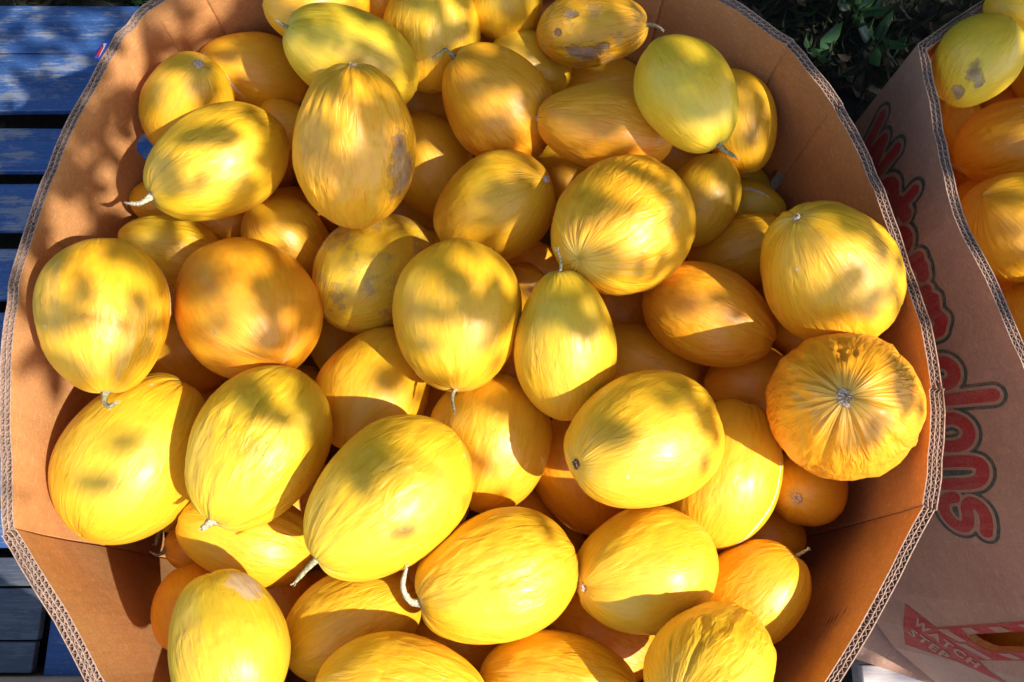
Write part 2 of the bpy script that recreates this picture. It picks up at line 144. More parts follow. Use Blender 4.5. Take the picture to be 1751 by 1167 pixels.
BURIED = [(1, [0.0592, 0.7556, 0.5687], 0.0931, 0.0763, [0.6065, -0.6426, 0.4682], 0.35),
 (2, [1.0053, -0.0294, 0.7482], 0.0814, 0.0663, [0.787, -0.1588, -0.5962], 0.77),
 (2, [1.0265, 0.6488, 0.5944], 0.0908, 0.0748, [-0.1686, -0.9772, -0.1294], 0.8),
 (2, [0.8996, 0.1244, 0.6977], 0.0967, 0.0749, [0.8852, 0.0322, 0.4642], 0.67),
 (1, [-0.3977, 0.5533, 0.6186], 0.0891, 0.0735, [-0.9626, -0.2628, 0.0664], 0.73),
 (1, [-0.189, 0.5813, 0.5907], 0.0808, 0.067, [-0.7634, 0.5383, 0.3569], 0.53),
 (2, [0.8738, 0.198, 0.5202], 0.0988, 0.0791, [0.0945, 0.9835, -0.1545], 0.59),
 (2, [0.8729, 0.3625, 0.5014], 0.09, 0.0711, [0.9426, -0.3326, 0.0307], 0.31),
 (1, [0.1635, 0.2461, 0.6177], 0.0808, 0.0662, [0.5554, -0.2244, -0.8007], 0.64),
 (2, [1.0024, 0.1837, 0.8634], 0.0924, 0.0741, [0.971, 0.2198, 0.0941], 0.7),
 (1, [0.3746, 0.4203, 0.604], 0.0901, 0.0696, [0.9317, -0.3521, -0.0885], 0.69),
 (2, [1.0731, 0.8225, 0.5982], 0.0937, 0.0726, [-0.8453, 0.5143, -0.1452], 0.41),
 (1, [-0.0145, -0.1337, 0.6136], 0.0978, 0.0764, [0.3967, 0.9069, -0.142], 0.46),
 (1, [0.4064, 0.2439, 0.5796], 0.0937, 0.0732, [-0.0375, 0.8748, -0.4831], 0.66),
 (1, [-0.1774, 0.106, 0.6789], 0.0896, 0.0737, [-0.0151, 0.9623, 0.2715], 0.43),
 (2, [0.9732, 0.2795, 0.6726], 0.081, 0.0671, [-0.1147, 0.9903, 0.0784], 0.34),
 (1, [0.1859, -0.056, 0.6084], 0.0857, 0.0697, [0.2726, -0.9534, 0.1294], 0.36),
 (2, [0.9263, -0.1348, 0.8173], 0.1035, 0.0797, [-0.6082, 0.7754, -0.1696], 0.38),
 (1, [0.2389, 0.0786, 0.6604], 0.085, 0.0661, [0.7279, 0.6484, -0.223], 0.72),
 (2, [1.0209, 0.0066, 0.5524], 0.0982, 0.0767, [0.4945, -0.218, 0.8414], 0.49),
 (1, [-0.3719, 0.2566, 0.5714], 0.0842, 0.0669, [-0.9653, 0.2087, -0.1572], 0.42),
 (2, [0.738, 0.4588, 0.5304], 0.0928, 0.0756, [-0.2362, -0.8516, 0.468], 0.6),
 (2, [1.0287, 0.6455, 0.7961], 0.0947, 0.0733, [-0.7323, 0.6789, -0.0537], 0.67),
 (2, [0.9344, 0.777, 0.879], 0.0973, 0.0771, [0.5548, -0.8135, 0.1745], 0.34),
 (1, [-0.2832, -0.0917, 0.5933], 0.086, 0.0665, [-0.6926, 0.6063, -0.3909], 0.45),
 (1, [-0.1439, 0.4538, 0.6566], 0.0987, 0.0764, [-0.8151, 0.5792, 0.0085], 0.3),
 (1, [-0.3541, 0.0752, 0.63], 0.0943, 0.078, [0.9604, 0.2673, 0.0787], 0.57),
 (2, [0.9766, -0.1687, 0.6012], 0.0862, 0.0712, [-0.8824, 0.4452, -0.1522], 0.34),
 (2, [0.7822, 0.0694, 0.8104], 0.0861, 0.0669, [0.4349, -0.6531, 0.62], 0.6),
 (1, [-0.4071, 0.3927, 0.6327], 0.0848, 0.0695, [0.5551, 0.8273, -0.0862], 0.32),
 (2, [1.0343, 0.8705, 0.7763], 0.0926, 0.0756, [0.8815, 0.2343, -0.41], 0.62),
 (1, [-0.291, 0.7425, 0.586], 0.0882, 0.0708, [-0.9765, -0.0052, -0.2153], 0.48),
 (1, [-0.5314, 0.4477, 0.6345], 0.0858, 0.0692, [-0.664, -0.7434, 0.0808], 0.37),
 (2, [1.0377, 0.3893, 0.8157], 0.0864, 0.0696, [0.7749, -0.471, 0.4214], 0.68),
 (2, [0.8479, 0.5909, 0.6082], 0.0889, 0.0685, [0.8659, 0.4475, -0.2236], 0.74),
 (1, [0.2058, 0.5596, 0.6047], 0.0834, 0.0695, [-0.5428, 0.7906, 0.2833], 0.34),
 (1, [-0.1959, 0.2033, 0.5835], 0.0826, 0.0661, [0.9571, 0.2849, 0.0531], 0.36),
 (1, [0.0253, 0.296, 0.6045], 0.0876, 0.0686, [-0.857, -0.3166, -0.4065], 0.77),
 (1, [-0.0328, 0.1378, 0.5727], 0.0877, 0.0714, [0.7231, -0.6588, 0.2078], 0.36),
 (2, [0.952, 0.5491, 0.5134], 0.0823, 0.0672, [0.7496, -0.6265, -0.2133], 0.49),
 (1, [-0.4425, 0.6874, 0.6288], 0.0847, 0.0664, [0.9634, 0.2571, 0.0762], 0.68),
 (2, [0.8626, 0.0151, 0.551], 0.0884, 0.0687, [-0.8372, 0.1558, -0.5243], 0.6),
 (2, [0.9297, 0.5099, 0.8785], 0.0868, 0.0705, [-0.4972, 0.8298, 0.2534], 0.4),
 (1, [-0.0252, 0.5759, 0.5917], 0.0922, 0.076, [0.6786, 0.7276, -0.1008], 0.79),
 (2, [1.0625, 0.3566, 0.5427], 0.0949, 0.0765, [0.3747, -0.5649, 0.7352], 0.58),
 (2, [0.6887, 0.5955, 0.5618], 0.0861, 0.0681, [-0.7883, -0.5973, -0.1479], 0.74),
 (1, [-0.5065, 0.1442, 0.5865], 0.085, 0.0673, [0.2994, 0.7827, -0.5457], 0.6),
 (2, [0.7584, 0.306, 0.584], 0.0869, 0.068, [-0.906, 0.205, -0.3703], 0.61),
 (2, [1.0746, 0.1513, 0.6283], 0.0973, 0.0786, [0.8057, 0.5912, -0.0362], 0.65),
 (2, [1.0493, 0.4447, 0.6823], 0.0978, 0.0762, [-0.5657, 0.8182, 0.1026], 0.49),
 (2, [0.9145, 0.7051, 0.5086], 0.0875, 0.0691, [-0.4133, 0.9102, -0.0273], 0.71),
 (1, [-0.112, -0.0092, 0.5877], 0.087, 0.0692, [0.8795, 0.4757, -0.0144], 0.72),
 (1, [-0.2745, 0.4488, 0.5755], 0.0836, 0.0672, [0.6126, -0.7852, -0.0903], 0.69),
 (1, [0.3371, 0.0262, 0.5652], 0.0972, 0.0765, [-0.5529, 0.8049, -0.2155], 0.47),
 (1, [-0.4576, -0.0117, 0.5604], 0.0803, 0.0665, [-0.3968, 0.0529, 0.9164], 0.33),
 (2, [1.0676, 0.0296, 0.8702], 0.0817, 0.0677, [-0.6867, -0.7121, -0.1462], 0.79),
 (2, [1.0767, -0.1389, 0.8721], 0.0871, 0.0714, [0.1427, -0.8909, 0.4313], 0.46),
 (1, [0.0522, 0.0111, 0.5614], 0.0809, 0.0668, [0.8322, -0.3337, -0.4429], 0.31),
 (1, [0.3507, 0.5836, 0.5608], 0.0839, 0.0676, [0.9732, -0.1564, -0.1685], 0.54),
 (1, [0.277, 0.3186, 0.5617], 0.0842, 0.069, [0.4312, 0.8975, -0.0926], 0.35),
 (1, [-0.278, 0.61, 0.6934], 0.0871, 0.0671, [-0.4332, -0.9002, -0.0453], 0.69),
 (2, [0.9139, 0.3434, 0.8733], 0.0867, 0.0696, [-0.1792, 0.9838, -0.0096], 0.58),
 (2, [0.843, 0.2117, 0.873], 0.0838, 0.0663, [-0.2205, 0.9754, -0.0001], 0.42),
 (1, [0.1301, 0.4363, 0.5606], 0.085, 0.0673, [-0.1697, 0.9644, 0.2026], 0.31),
 (1, [0.2914, -0.0795, 0.6956], 0.0815, 0.0668, [-0.5045, -0.705, -0.4984], 0.36),
 (1, [-0.5089, 0.3055, 0.5686], 0.0825, 0.0671, [-0.1196, 0.8044, -0.5819], 0.36),
 (2, [1.0704, -0.2045, 0.7152], 0.0808, 0.0667, [-0.706, -0.6772, -0.2073], 0.48),
 (1, [-0.1482, 0.3301, 0.5778], 0.0847, 0.067, [-0.5871, 0.2603, -0.7666], 0.6),
 (1, [-0.4323, 0.178, 0.6997], 0.0802, 0.0661, [0.2988, 0.9543, 0.0088], 0.72)]
RING_A = [[-0.514, 0.751], [-0.5285, 0.7396], [-0.55, 0.7054], [-0.5661, 0.6636], [-0.5792, 0.6265], [-0.5914, 0.598], [-0.6039, 0.555], [-0.6158, 0.5016], [-0.6245, 0.4561], [-0.6321, 0.4181], [-0.6378, 0.3833], [-0.6399, 0.3387], [-0.6389, 0.2904], [-0.6345, 0.2329], [-0.6269, 0.1742], [-0.6167, 0.1158], [-0.6071, 0.0663], [-0.5994, 0.0268], [-0.5725, -0.0074], [-0.5477, -0.0376], [-0.5237, -0.0684], [-0.5005, -0.1011], [-0.4764, -0.1363], [-0.4441, -0.1779], [-0.4079, -0.214], [-0.2919, -0.2329], [-0.0541, -0.2423], [0.1743, -0.2347], [0.2899, -0.214], [0.3331, -0.1766], [0.3654, -0.1395], [0.3864, -0.1116], [0.4078, -0.0832], [0.4296, -0.0518], [0.4488, -0.0217], [0.4668, 0.0053], [0.4846, 0.0312], [0.5009, 0.0561], [0.5103, 0.0923], [0.5195, 0.1363], [0.5256, 0.1732], [0.5284, 0.2011], [0.5284, 0.2391], [0.5243, 0.2849], [0.5163, 0.3365], [0.5069, 0.387], [0.4967, 0.4325], [0.4869, 0.4697], [0.4752, 0.5134], [0.4604, 0.5584], [0.4454, 0.5956], [0.4305, 0.6257], [0.4117, 0.6578], [0.389, 0.6924], [0.3703, 0.708], [0.3434, 0.7316], [0.299, 0.7662], [0.2305, 0.821], [0.0796, 0.8595], [-0.1404, 0.8717], [-0.3371, 0.8495], [-0.4561, 0.8013]]
BASE_A = [[-0.514, 0.751], [-0.5285, 0.7396], [-0.55, 0.7054], [-0.5661, 0.6636], [-0.5792, 0.6265], [-0.5914, 0.598], [-0.6039, 0.555], [-0.6158, 0.5016], [-0.6245, 0.4561], [-0.6321, 0.4181], [-0.6378, 0.3833], [-0.6399, 0.3366], [-0.6389, 0.2794], [-0.6345, 0.2114], [-0.6269, 0.142], [-0.6167, 0.0729], [-0.6071, 0.0143], [-0.5994, -0.0325], [-0.5725, -0.0729], [-0.5477, -0.1087], [-0.5237, -0.1451], [-0.5005, -0.1838], [-0.4764, -0.2255], [-0.4441, -0.2735], [-0.4079, -0.3077], [-0.2919, -0.3022], [-0.0541, -0.2554], [0.1743, -0.2762], [0.2899, -0.2806], [0.3331, -0.2481], [0.3654, -0.2123], [0.3864, -0.1843], [0.4078, -0.1552], [0.4296, -0.1222], [0.4488, -0.0897], [0.4668, -0.0579], [0.4846, -0.0273], [0.5009, 0.0023], [0.5103, 0.045], [0.5195, 0.0971], [0.5256, 0.1408], [0.5284, 0.1738], [0.5284, 0.2187], [0.5243, 0.273], [0.5163, 0.3341], [0.5069, 0.387], [0.4967, 0.4325], [0.4869, 0.4697], [0.4752, 0.5134], [0.4604, 0.5584], [0.4454, 0.5956], [0.4305, 0.6257], [0.4117, 0.6578], [0.389, 0.6924], [0.3703, 0.708], [0.3434, 0.7316], [0.299, 0.7662], [0.2305, 0.821], [0.0796, 0.8595], [-0.1404, 0.8717], [-0.3371, 0.8495], [-0.4561, 0.8013]]
CREASE_A = [0, 9, 17, 24, 28, 37, 41, 50, 53, 57, 61]
RING_B = [[0.572, 0.6868], [0.5739, 0.6635], [0.5752, 0.6344], [0.5768, 0.6013], [0.579, 0.56], [0.5811, 0.5134], [0.5834, 0.4692], [0.5883, 0.435], [0.5962, 0.4072], [0.6055, 0.3784], [0.6155, 0.3464], [0.6245, 0.3145], [0.6335, 0.2799], [0.6447, 0.2403], [0.6635, 0.1761], [0.6879, 0.0889], [0.7119, 0.0052], [0.735, -0.0679], [0.7601, -0.1271], [0.7934, -0.1779], [0.8644, -0.2401], [0.9701, -0.3011], [1.1607, -0.2849], [1.3506, -0.2199], [1.5007, -0.0136], [1.6229, 0.2498], [1.624, 0.5688], [1.5452, 0.8608], [1.3297, 1.0069], [1.074, 1.0272], [0.8869, 0.9014], [0.7404, 0.8062], [0.681, 0.764], [0.6261, 0.7256]]
CREASE_B = [0, 19, 21, 23, 25, 27, 29, 31]
LETTERS = [[[0.0398, 0.8325], [0.0716, 0.7235], [0.0757, 0.8254], [0.1185, 0.747], [0.108, 0.8567]], [[0.1393, 0.7952], [0.1434, 0.822], [0.1603, 0.8354], [0.1696, 0.8164], [0.1655, 0.7814], [0.148, 0.7601], [0.1351, 0.7692], [0.1393, 0.7952]], [[0.1669, 0.8292], [0.1862, 0.7861], [0.1769, 0.7646]], [[0.188, 0.8824], [0.1946, 0.8189], [0.2025, 0.7881]], [[0.1836, 0.8346], [0.2111, 0.8504]], [[0.2239, 0.8076], [0.227, 0.8288], [0.2413, 0.8411], [0.2536, 0.8324], [0.2548, 0.8092], [0.2403, 0.7864], [0.2223, 0.7848], [0.2239, 0.8076]], [[0.2775, 0.848], [0.2755, 0.7927]], [[0.276, 0.8296], [0.2911, 0.8471], [0.3027, 0.8404]], [[0.3236, 0.8308], [0.319, 0.7692]], [[0.3231, 0.8101], [0.3397, 0.8375], [0.3525, 0.8284], [0.3487, 0.7805]], [[0.3557, 0.8241], [0.3714, 0.8367], [0.3831, 0.8209], [0.3806, 0.7725]], [[0.4215, 0.7799], [0.4284, 0.8082], [0.445, 0.8179], [0.4575, 0.8019], [0.4563, 0.7626], [0.44, 0.7475], [0.4258, 0.7589], [0.4215, 0.7799]], [[0.4715, 0.722], [0.4922, 0.877]], [[0.5031, 0.7249], [0.5049, 0.7678], [0.5213, 0.7917], [0.5379, 0.7854], [0.5473, 0.7577], [0.5422, 0.706], [0.5279, 0.6905], [0.5107, 0.7027], [0.5031, 0.7249]], [[0.5622, 0.6706], [0.5718, 0.7771], [0.5832, 0.7867], [0.5974, 0.7733], [0.6037, 0.7471], [0.5969, 0.6579]], [[0.6191, 0.6795], [0.6199, 0.6507], [0.6358, 0.6327], [0.657, 0.6429], [0.6662, 0.6669], [0.6623, 0.6865], [0.6484, 0.6972], [0.6342, 0.7015], [0.6275, 0.7228], [0.6419, 0.7432], [0.6591, 0.7396], [0.6743, 0.7268]]]
ARROW = [[0.8002, 0.3555], [0.8954, 0.2375], [0.9091, 0.4228], [0.9476, 0.5321], [0.8939, 0.5023], [0.8397, 0.4306]]
BAND = [[0.8401, 0.4323], [0.8938, 0.5034], [0.8739, 0.6508], [0.8555, 0.7871], [0.7889, 0.866], [0.8062, 0.717]]
STRIPES = [[[0.8426, 0.4338], [0.8389, 0.4696], [0.857, 0.5172], [0.8596, 0.4844]], [[0.8647, 0.4647], [0.8631, 0.5023], [0.884, 0.5586], [0.8873, 0.5346]], [[0.8327, 0.5231], [0.8289, 0.5554], [0.8357, 0.5764], [0.8414, 0.5363]], [[0.8235, 0.6061], [0.819, 0.6484], [0.8249, 0.673], [0.8301, 0.632]], [[0.8697, 0.5837], [0.8652, 0.6265], [0.871, 0.654], [0.8748, 0.6261]], [[0.8121, 0.6933], [0.8091, 0.7241], [0.815, 0.7536], [0.8179, 0.7218]]]
SLOT = [[0.8433, 0.5273], [0.8324, 0.6172], [0.8213, 0.7036], [0.8131, 0.7757], [0.8178, 0.7866], [0.8392, 0.7684], [0.8485, 0.7455], [0.8578, 0.6689], [0.8675, 0.5846], [0.8669, 0.5607], [0.8592, 0.5358], [0.8495, 0.5249]]
WORDS = {'W': [[0.8378, 0.35], [0.9122, 0.4747], [0.826, 0.3794]], 'S': [[0.8631, 0.2973], [0.909, 0.3802], [0.8503, 0.3302]]}


# ---------------------------------------------------------------- helpers
def mesh_obj(name, verts, faces, mat=None, parent=None, smooth=False, loc=None):
    me = bpy.data.meshes.new(name)
    me.from_pydata([tuple(map(float, v)) for v in verts], [], [tuple(f) for f in faces])
    me.update()
    if smooth:
        me.polygons.foreach_set('use_smooth', [True]*len(me.polygons))
    o = bpy.data.objects.new(name, me)
    if mat: me.materials.append(mat)
    col.objects.link(o)
    if parent: o.parent = parent
    if loc: o.location = loc
    return o

def empty(name, loc=(0, 0, 0)):
    o = bpy.data.objects.new(name, None)
    o.empty_display_size = 0.05
    o.location = loc
    col.objects.link(o)
    return o

def tag(o, label=None, cat=None, group=None, kind=None):
    if label: o['label'] = label
    if cat: o['category'] = cat
    if group: o['group'] = group
    if kind: o['kind'] = kind
    return o

def box(x0, x1, y0, y1, z0, z1, bev=0.0):
    bm = bmesh.new()
    bmesh.ops.create_cube(bm, size=1)
    for v in bm.verts:
        v.co = Vector(((x0+x1)/2+v.co.x*(x1-x0), (y0+y1)/2+v.co.y*(y1-y0), (z0+z1)/2+v.co.z*(z1-z0)))
    if bev: bmesh.ops.bevel(bm, geom=bm.edges[:], offset=bev, segments=1, affect='EDGES')
    return bm

def bm_obj(name, bm, mat, parent=None, smooth=False):
    me = bpy.data.meshes.new(name)
    bm.normal_update(); bm.to_mesh(me); bm.free()
    me.materials.append(mat)
    if smooth: me.polygons.foreach_set('use_smooth', [True]*len(me.polygons))
    o = bpy.data.objects.new(name, me)
    col.objects.link(o)
    if parent: o.parent = parent
    return o

_perm = np.random.default_rng(77).random((64, 64, 64))
def vnoise(x, y, z):
    """smooth value noise, -1..1, vectorised"""
    xi, yi, zi = np.floor(x).astype(int), np.floor(y).astype(int), np.floor(z).astype(int)
    fx, fy, fz = x-xi, y-yi, z-zi
    fx, fy, fz = [f*f*(3-2*f) for f in (fx, fy, fz)]
    g = lambda a, b, c: _perm[(xi+a) & 63, (yi+b) & 63, (zi+c) & 63]
    l = lambda a, b, t: a+(b-a)*t
    return 2*l(l(l(g(0,0,0), g(1,0,0), fx), l(g(0,1,0), g(1,1,0), fx), fy),
               l(l(g(0,0,1), g(1,0,1), fx), l(g(0,1,1), g(1,1,1), fx), fy), fz)-1

# ---------------------------------------------------------------- node helpers
class NT:
    def __init__(s, name):
        s.m = bpy.data.materials.new(name); s.m.use_nodes = True
        s.t = s.m.node_tree; s.b = s.t.nodes['Principled BSDF']
    def n(s, typ, **k):
        nd = s.t.nodes.new(typ)
        for a, b in k.items():
            if a.startswith('_'): nd.inputs[a[1:].replace('_', ' ')].default_value = b
            else: setattr(nd, a, b)
        return nd
    def l(s, a, b): s.t.links.new(a, b)
    def math(s, op, a, b=0.0, clamp=False):
        nd = s.n('ShaderNodeMath', operation=op, use_clamp=clamp)
        for i, v in enumerate((a, b)):
            if isinstance(v, (int, float)): nd.inputs[i].default_value = v
            else: s.l(v, nd.inputs[i])
        return nd.outputs[0]
    def mix(s, f, a, b, mode='MIX'):
        nd = s.n('ShaderNodeMix', data_type='RGBA', blend_type=mode)
        for i, v in ((0, f), (6, a), (7, b)):
            if isinstance(v, (int, float)): nd.inputs[i].default_value = v
            elif isinstance(v, tuple): nd.inputs[i].default_value = (*v, 1) if len(v) == 3 else v
            else: s.l(v, nd.inputs[i])
        return nd.outputs[2]
    def ramp(s, f, stops):
        nd = s.n('ShaderNodeValToRGB')
        e = nd.color_ramp.elements
        while len(e) > 1: e.remove(e[-1])
        for i, (p, c) in enumerate(stops):
            if i == 0: e[0].position = p; el = e[0]
            else: el = e.new(p)
            el.color = (*c, 1) if isinstance(c, tuple) else (c, c, c, 1)
        s.l(f, nd.inputs[0]); return nd.outputs[0]
    def noise(s, vec, scale, detail=3, rough=.5, dist=0.0):
        nd = s.n('ShaderNodeTexNoise', _Scale=scale, _Detail=detail, _Roughness=rough, _Distortion=dist)
        if vec is not None: s.l(vec, nd.inputs['Vector'])
        return nd.outputs[0]
    def mapv(s, vec, scale=(1, 1, 1), loc=(0, 0, 0)):
        nd = s.n('ShaderNodeMapping'); nd.inputs['Scale'].default_value = scale; nd.inputs['Location'].default_value = loc
        s.l(vec, nd.inputs[0]); return nd.outputs[0]
    def obj(s): return s.n('ShaderNodeTexCoord').outputs['Object']
    def geo(s): return s.n('ShaderNodeNewGeometry').outputs['Position']
    def bump(s, h, strength, dist, normal=None):
        nd = s.n('ShaderNodeBump'); nd.inputs['Strength'].default_value = strength; nd.inputs['Distance'].default_value = dist
        s.l(h, nd.inputs['Height'])
        if normal: s.l(normal, nd.inputs['Normal'])
        return nd.outputs[0]

# ---------------------------------------------------------------- materials
def melon_material():
    s = NT('melon_skin'); b = s.b
    att = lambda nm: s.n('ShaderNodeAttribute', attribute_name=nm)
    mc = att('mc').outputs['Vector']; q = att('qual').outputs['Vector']
    sp = s.n('ShaderNodeSeparateXYZ'); s.l(q, sp.inputs[0])
    tone, wr, dirt = sp.outputs
    brz = att('bruise').outputs['Fac']
    pole = att('pole').outputs['Fac']
    obj = s.obj()
    rib = s.noise(s.mapv(mc, (5, 5, 1.9)), 1.0, 2, .5, .5)
    fine = s.noise(s.mapv(mc, (10, 10, 4.2)), 1.0, 3, .55, .9)
    big = s.noise(obj, 14, 2)
    jit = s.math('ADD', tone, s.math('MULTIPLY', s.math('SUBTRACT', big, .5), .55))
    c = s.ramp(jit, [(0.0, (.60, .45, .025)), (.28, (.80, .455, .013)), (.55, (.85, .385, .009)), (.95, (.84, .26, .006))])
    c = s.mix(s.math('MULTIPLY', s.ramp(fine, [(.42, 0.0), (.75, 1.0)]), .30), c, (.90, .60, .035))
    c = s.mix(s.math('MULTIPLY', s.ramp(rib, [(.34, 1.0), (.46, 0.0)]), .16), c, (.66, .26, .008))
    c = s.mix(s.math('MULTIPLY', s.ramp(fine, [(.27, 1.0), (.42, 0.0)]), .20), c, (.62, .27, .012))
    # greener towards the stem
    c = s.mix(s.math('MULTIPLY', s.ramp(pole, [(.93, 0.0), (1.0, 1.0)]), .35), c, (.66, .52, .12))
    # little specks and scars
    vor = s.n('ShaderNodeTexVoronoi', _Scale=110.0); s.l(obj, vor.inputs['Vector'])
    gate = s.ramp(s.noise(obj, 21, 2), [(.55, 0.0), (.70, 1.0)])
    soil = s.ramp(s.noise(s.mapv(obj, (1, 1, 1), (2, 8, 5)), 44, 6, .72), [(.58, 0.0), (.72, 1.0)])
    c = s.mix(s.math('MULTIPLY', soil, .30), c, (.48, .30, .10))
    speck = s.math('MULTIPLY', s.ramp(vor.outputs['Distance'], [(.06, 1.0), (.17, 0.0)]), gate)
    c = s.mix(s.math('MULTIPLY', speck, .75), c, (.30, .16, .05))
    vor2 = s.n('ShaderNodeTexVoronoi', _Scale=42.0); s.l(s.mapv(obj, (1, 1, 1), (3, 1, 7)), vor2.inputs['Vector'])
    gate2 = s.ramp(s.noise(s.mapv(obj, (1, 1, 1), (9, 2, 4)), 17, 2), [(.60, 0.0), (.64, 1.0)])
    sp2 = s.math('MULTIPLY', s.ramp(vor2.outputs['Distance'], [(.05, 1.0), (.11, 0.0)]), gate2)
    c = s.mix(sp2, c, (.72, .58, .46))
    # scuffed brown patches
    dn = s.noise(obj, 34, 5, .68)
    dm = s.ramp(s.math('ADD', dn, s.math('MULTIPLY', dirt, .13)), [(.66, 0.0), (.74, 1.0)])
    c = s.mix(s.math('MULTIPLY', dm, .6), c, (.34, .20, .08))
    # bruises (signed distance stored per vertex, edge broken by noise)
    bn = s.noise(obj, 48, 5, .65)
    bf = s.math('ADD', brz, s.math('MULTIPLY', s.math('SUBTRACT', bn, .5), 1.5))
    bm_ = s.ramp(bf, [(.42, 0.0), (.60, .75), (.8, 1.0)])
    bc = s.mix(s.ramp(s.noise(obj, 60, 3), [(.35, 0.0), (.65, 1.0)]), (.12, .065, .045), (.36, .24, .18))
    c = s.mix(s.math('MULTIPLY', bm_, .80), c, bc)
    pb = att('pale').outputs['Fac']
    pf = s.ramp(s.math('ADD', pb, s.math('MULTIPLY', s.math('SUBTRACT', bn, .5), .8)), [(.42, 0.0), (.62, 1.0)])
    c = s.mix(s.math('MULTIPLY', pf, .8), c, (.66, .47, .33))
    c = s.mix(s.math('MULTIPLY', s.ramp(s.noise(obj, 9, 3, .6), [(.52, 0.0), (.72, 1.0)]), .22), c, (.74, .50, .04))
    s.l(c, b.inputs['Base Color'])
    rg = s.math('ADD', .34, s.math('MULTIPLY', s.noise(obj, 55, 4, .7), .26)); rg = s.math('ADD', rg, s.math('MULTIPLY', bm_, .25))
    s.l(rg, b.inputs['Roughness'])
    b.inputs['Specular IOR Level'].default_value = .5
    b.inputs['Subsurface Weight'].default_value = .22
    b.inputs['Subsurface Radius'].default_value = (1.0, .5, .08)
    b.inputs['Subsurface Scale'].default_value = .008
    b.inputs['Coat Weight'].default_value = .18
    b.inputs['Coat Roughness'].default_value = .30
    lowm = s.ramp(s.noise(obj, 16, 2), [(.35, .25), (.65, 1.0)])
    wrk = s.math('MULTIPLY', s.math('ADD', .16, wr), lowm)
    ribd = s.noise(s.mapv(mc, (7.5, 7.5, 3.4)), 1.0, 2, .45, 1.0)
    h = s.math('MULTIPLY', ribd, wrk)
    h = s.math('ADD', h, s.math('MULTIPLY', fine, .10))
    h = s.math('ADD', h, s.math('MULTIPLY', s.noise(obj, 30, 3), .35))
    h = s.math('SUBTRACT', h, s.math('MULTIPLY', bm_, .5))
    n1 = s.bump(h, .85, .0050)
    mic = s.noise(obj, 330, 3, .7)
    n2 = s.bump(mic, .3, .0006, n1)
    s.l(n2, b.inputs['Normal'])
    return s.m

def kraft_material(name, base, dark, fibre=1.0):
    s = NT(name); b = s.b; p = s.geo()
    big = s.noise(p, 5.5, 4, .6); mid = s.noise(p, 38, 4, .6)
    fib = s.noise(s.mapv(p, (1, 1, .25)), 520, 3, .7); fib2 = s.noise(s.mapv(p, (.3, .3, 1)), 380, 2)
    c = s.mix(s.ramp(big, [(.35, 0.0), (.7, 1.0)]), base, dark)
    c = s.mix(s.math('MULTIPLY', s.ramp(mid, [(.5, 0.0), (.75, 1.0)]), .35), c, tuple(min(1, v*1.25) for v in base))
    c = s.mix(s.math('MULTIPLY', s.ramp(fib, [(.45, 0.0), (.7, 1.0)]), .6*fibre), c, tuple(v*.62 for v in base))
    c = s.mix(s.math('MULTIPLY', s.ramp(fib2, [(.55, 0.0), (.72, 1.0)]), .5*fibre), c, tuple(min(1, v*1.4) for v in base))
    st = s.ramp(s.noise(s.mapv(p, (1, 1, .8), (7, 3, 1)), 13, 6, .72), [(.52, 0.0), (.68, 1.0)])
    c = s.mix(s.math('MULTIPLY', st, .38), c, tuple(v*.60 for v in base))
    ln = s.noise(s.mapv(p, (1, 1, .02)), 95, 2, .5)
    c = s.mix(s.math('MULTIPLY', s.ramp(ln, [(.45, 0.0), (.6, 1.0)]), .10), c, tuple(v*.7 for v in base))
    sc = s.ramp(s.noise(s.mapv(p, (1, 1, 4), (4, 4, 4)), 28, 5, .75), [(.60, 0.0), (.70, 1.0)])
    c = s.mix(s.math('MULTIPLY', sc, .25), c, (.62, .50, .42))
    s.l(c, b.inputs['Base Color'])
    b.inputs['Roughness'].default_value = .72
    b.inputs['Specular IOR Level'].default_value = .3
    h = s.math('ADD', s.math('MULTIPLY', mid, .8), s.math('MULTIPLY', fib, .25))
    h = s.math('ADD', h, s.math('MULTIPLY', ln, .5))
    s.l(s.bump(h, .35, .0018), b.inputs['Normal'])
    return s.m

def simple(name, c, rough=.6, var=.25, scale=60, spec=.4):
    s = NT(name); p = s.geo()
    n = s.noise(p, scale, 4, .6)
    cc = s.mix(s.ramp(n, [(.35, 0.0), (.65, 1.0)]), tuple(v*(1-var) for v in c), tuple(min(1, v*(1+var)) for v in c))
    s.l(cc, s.b.inputs['Base Color'])
    s.b.inputs['Roughness'].default_value = rough
    s.b.inputs['Specular IOR Level'].default_value = spec
    s.l(s.bump(n, .3, .001), s.b.inputs['Normal'])
    return s.m

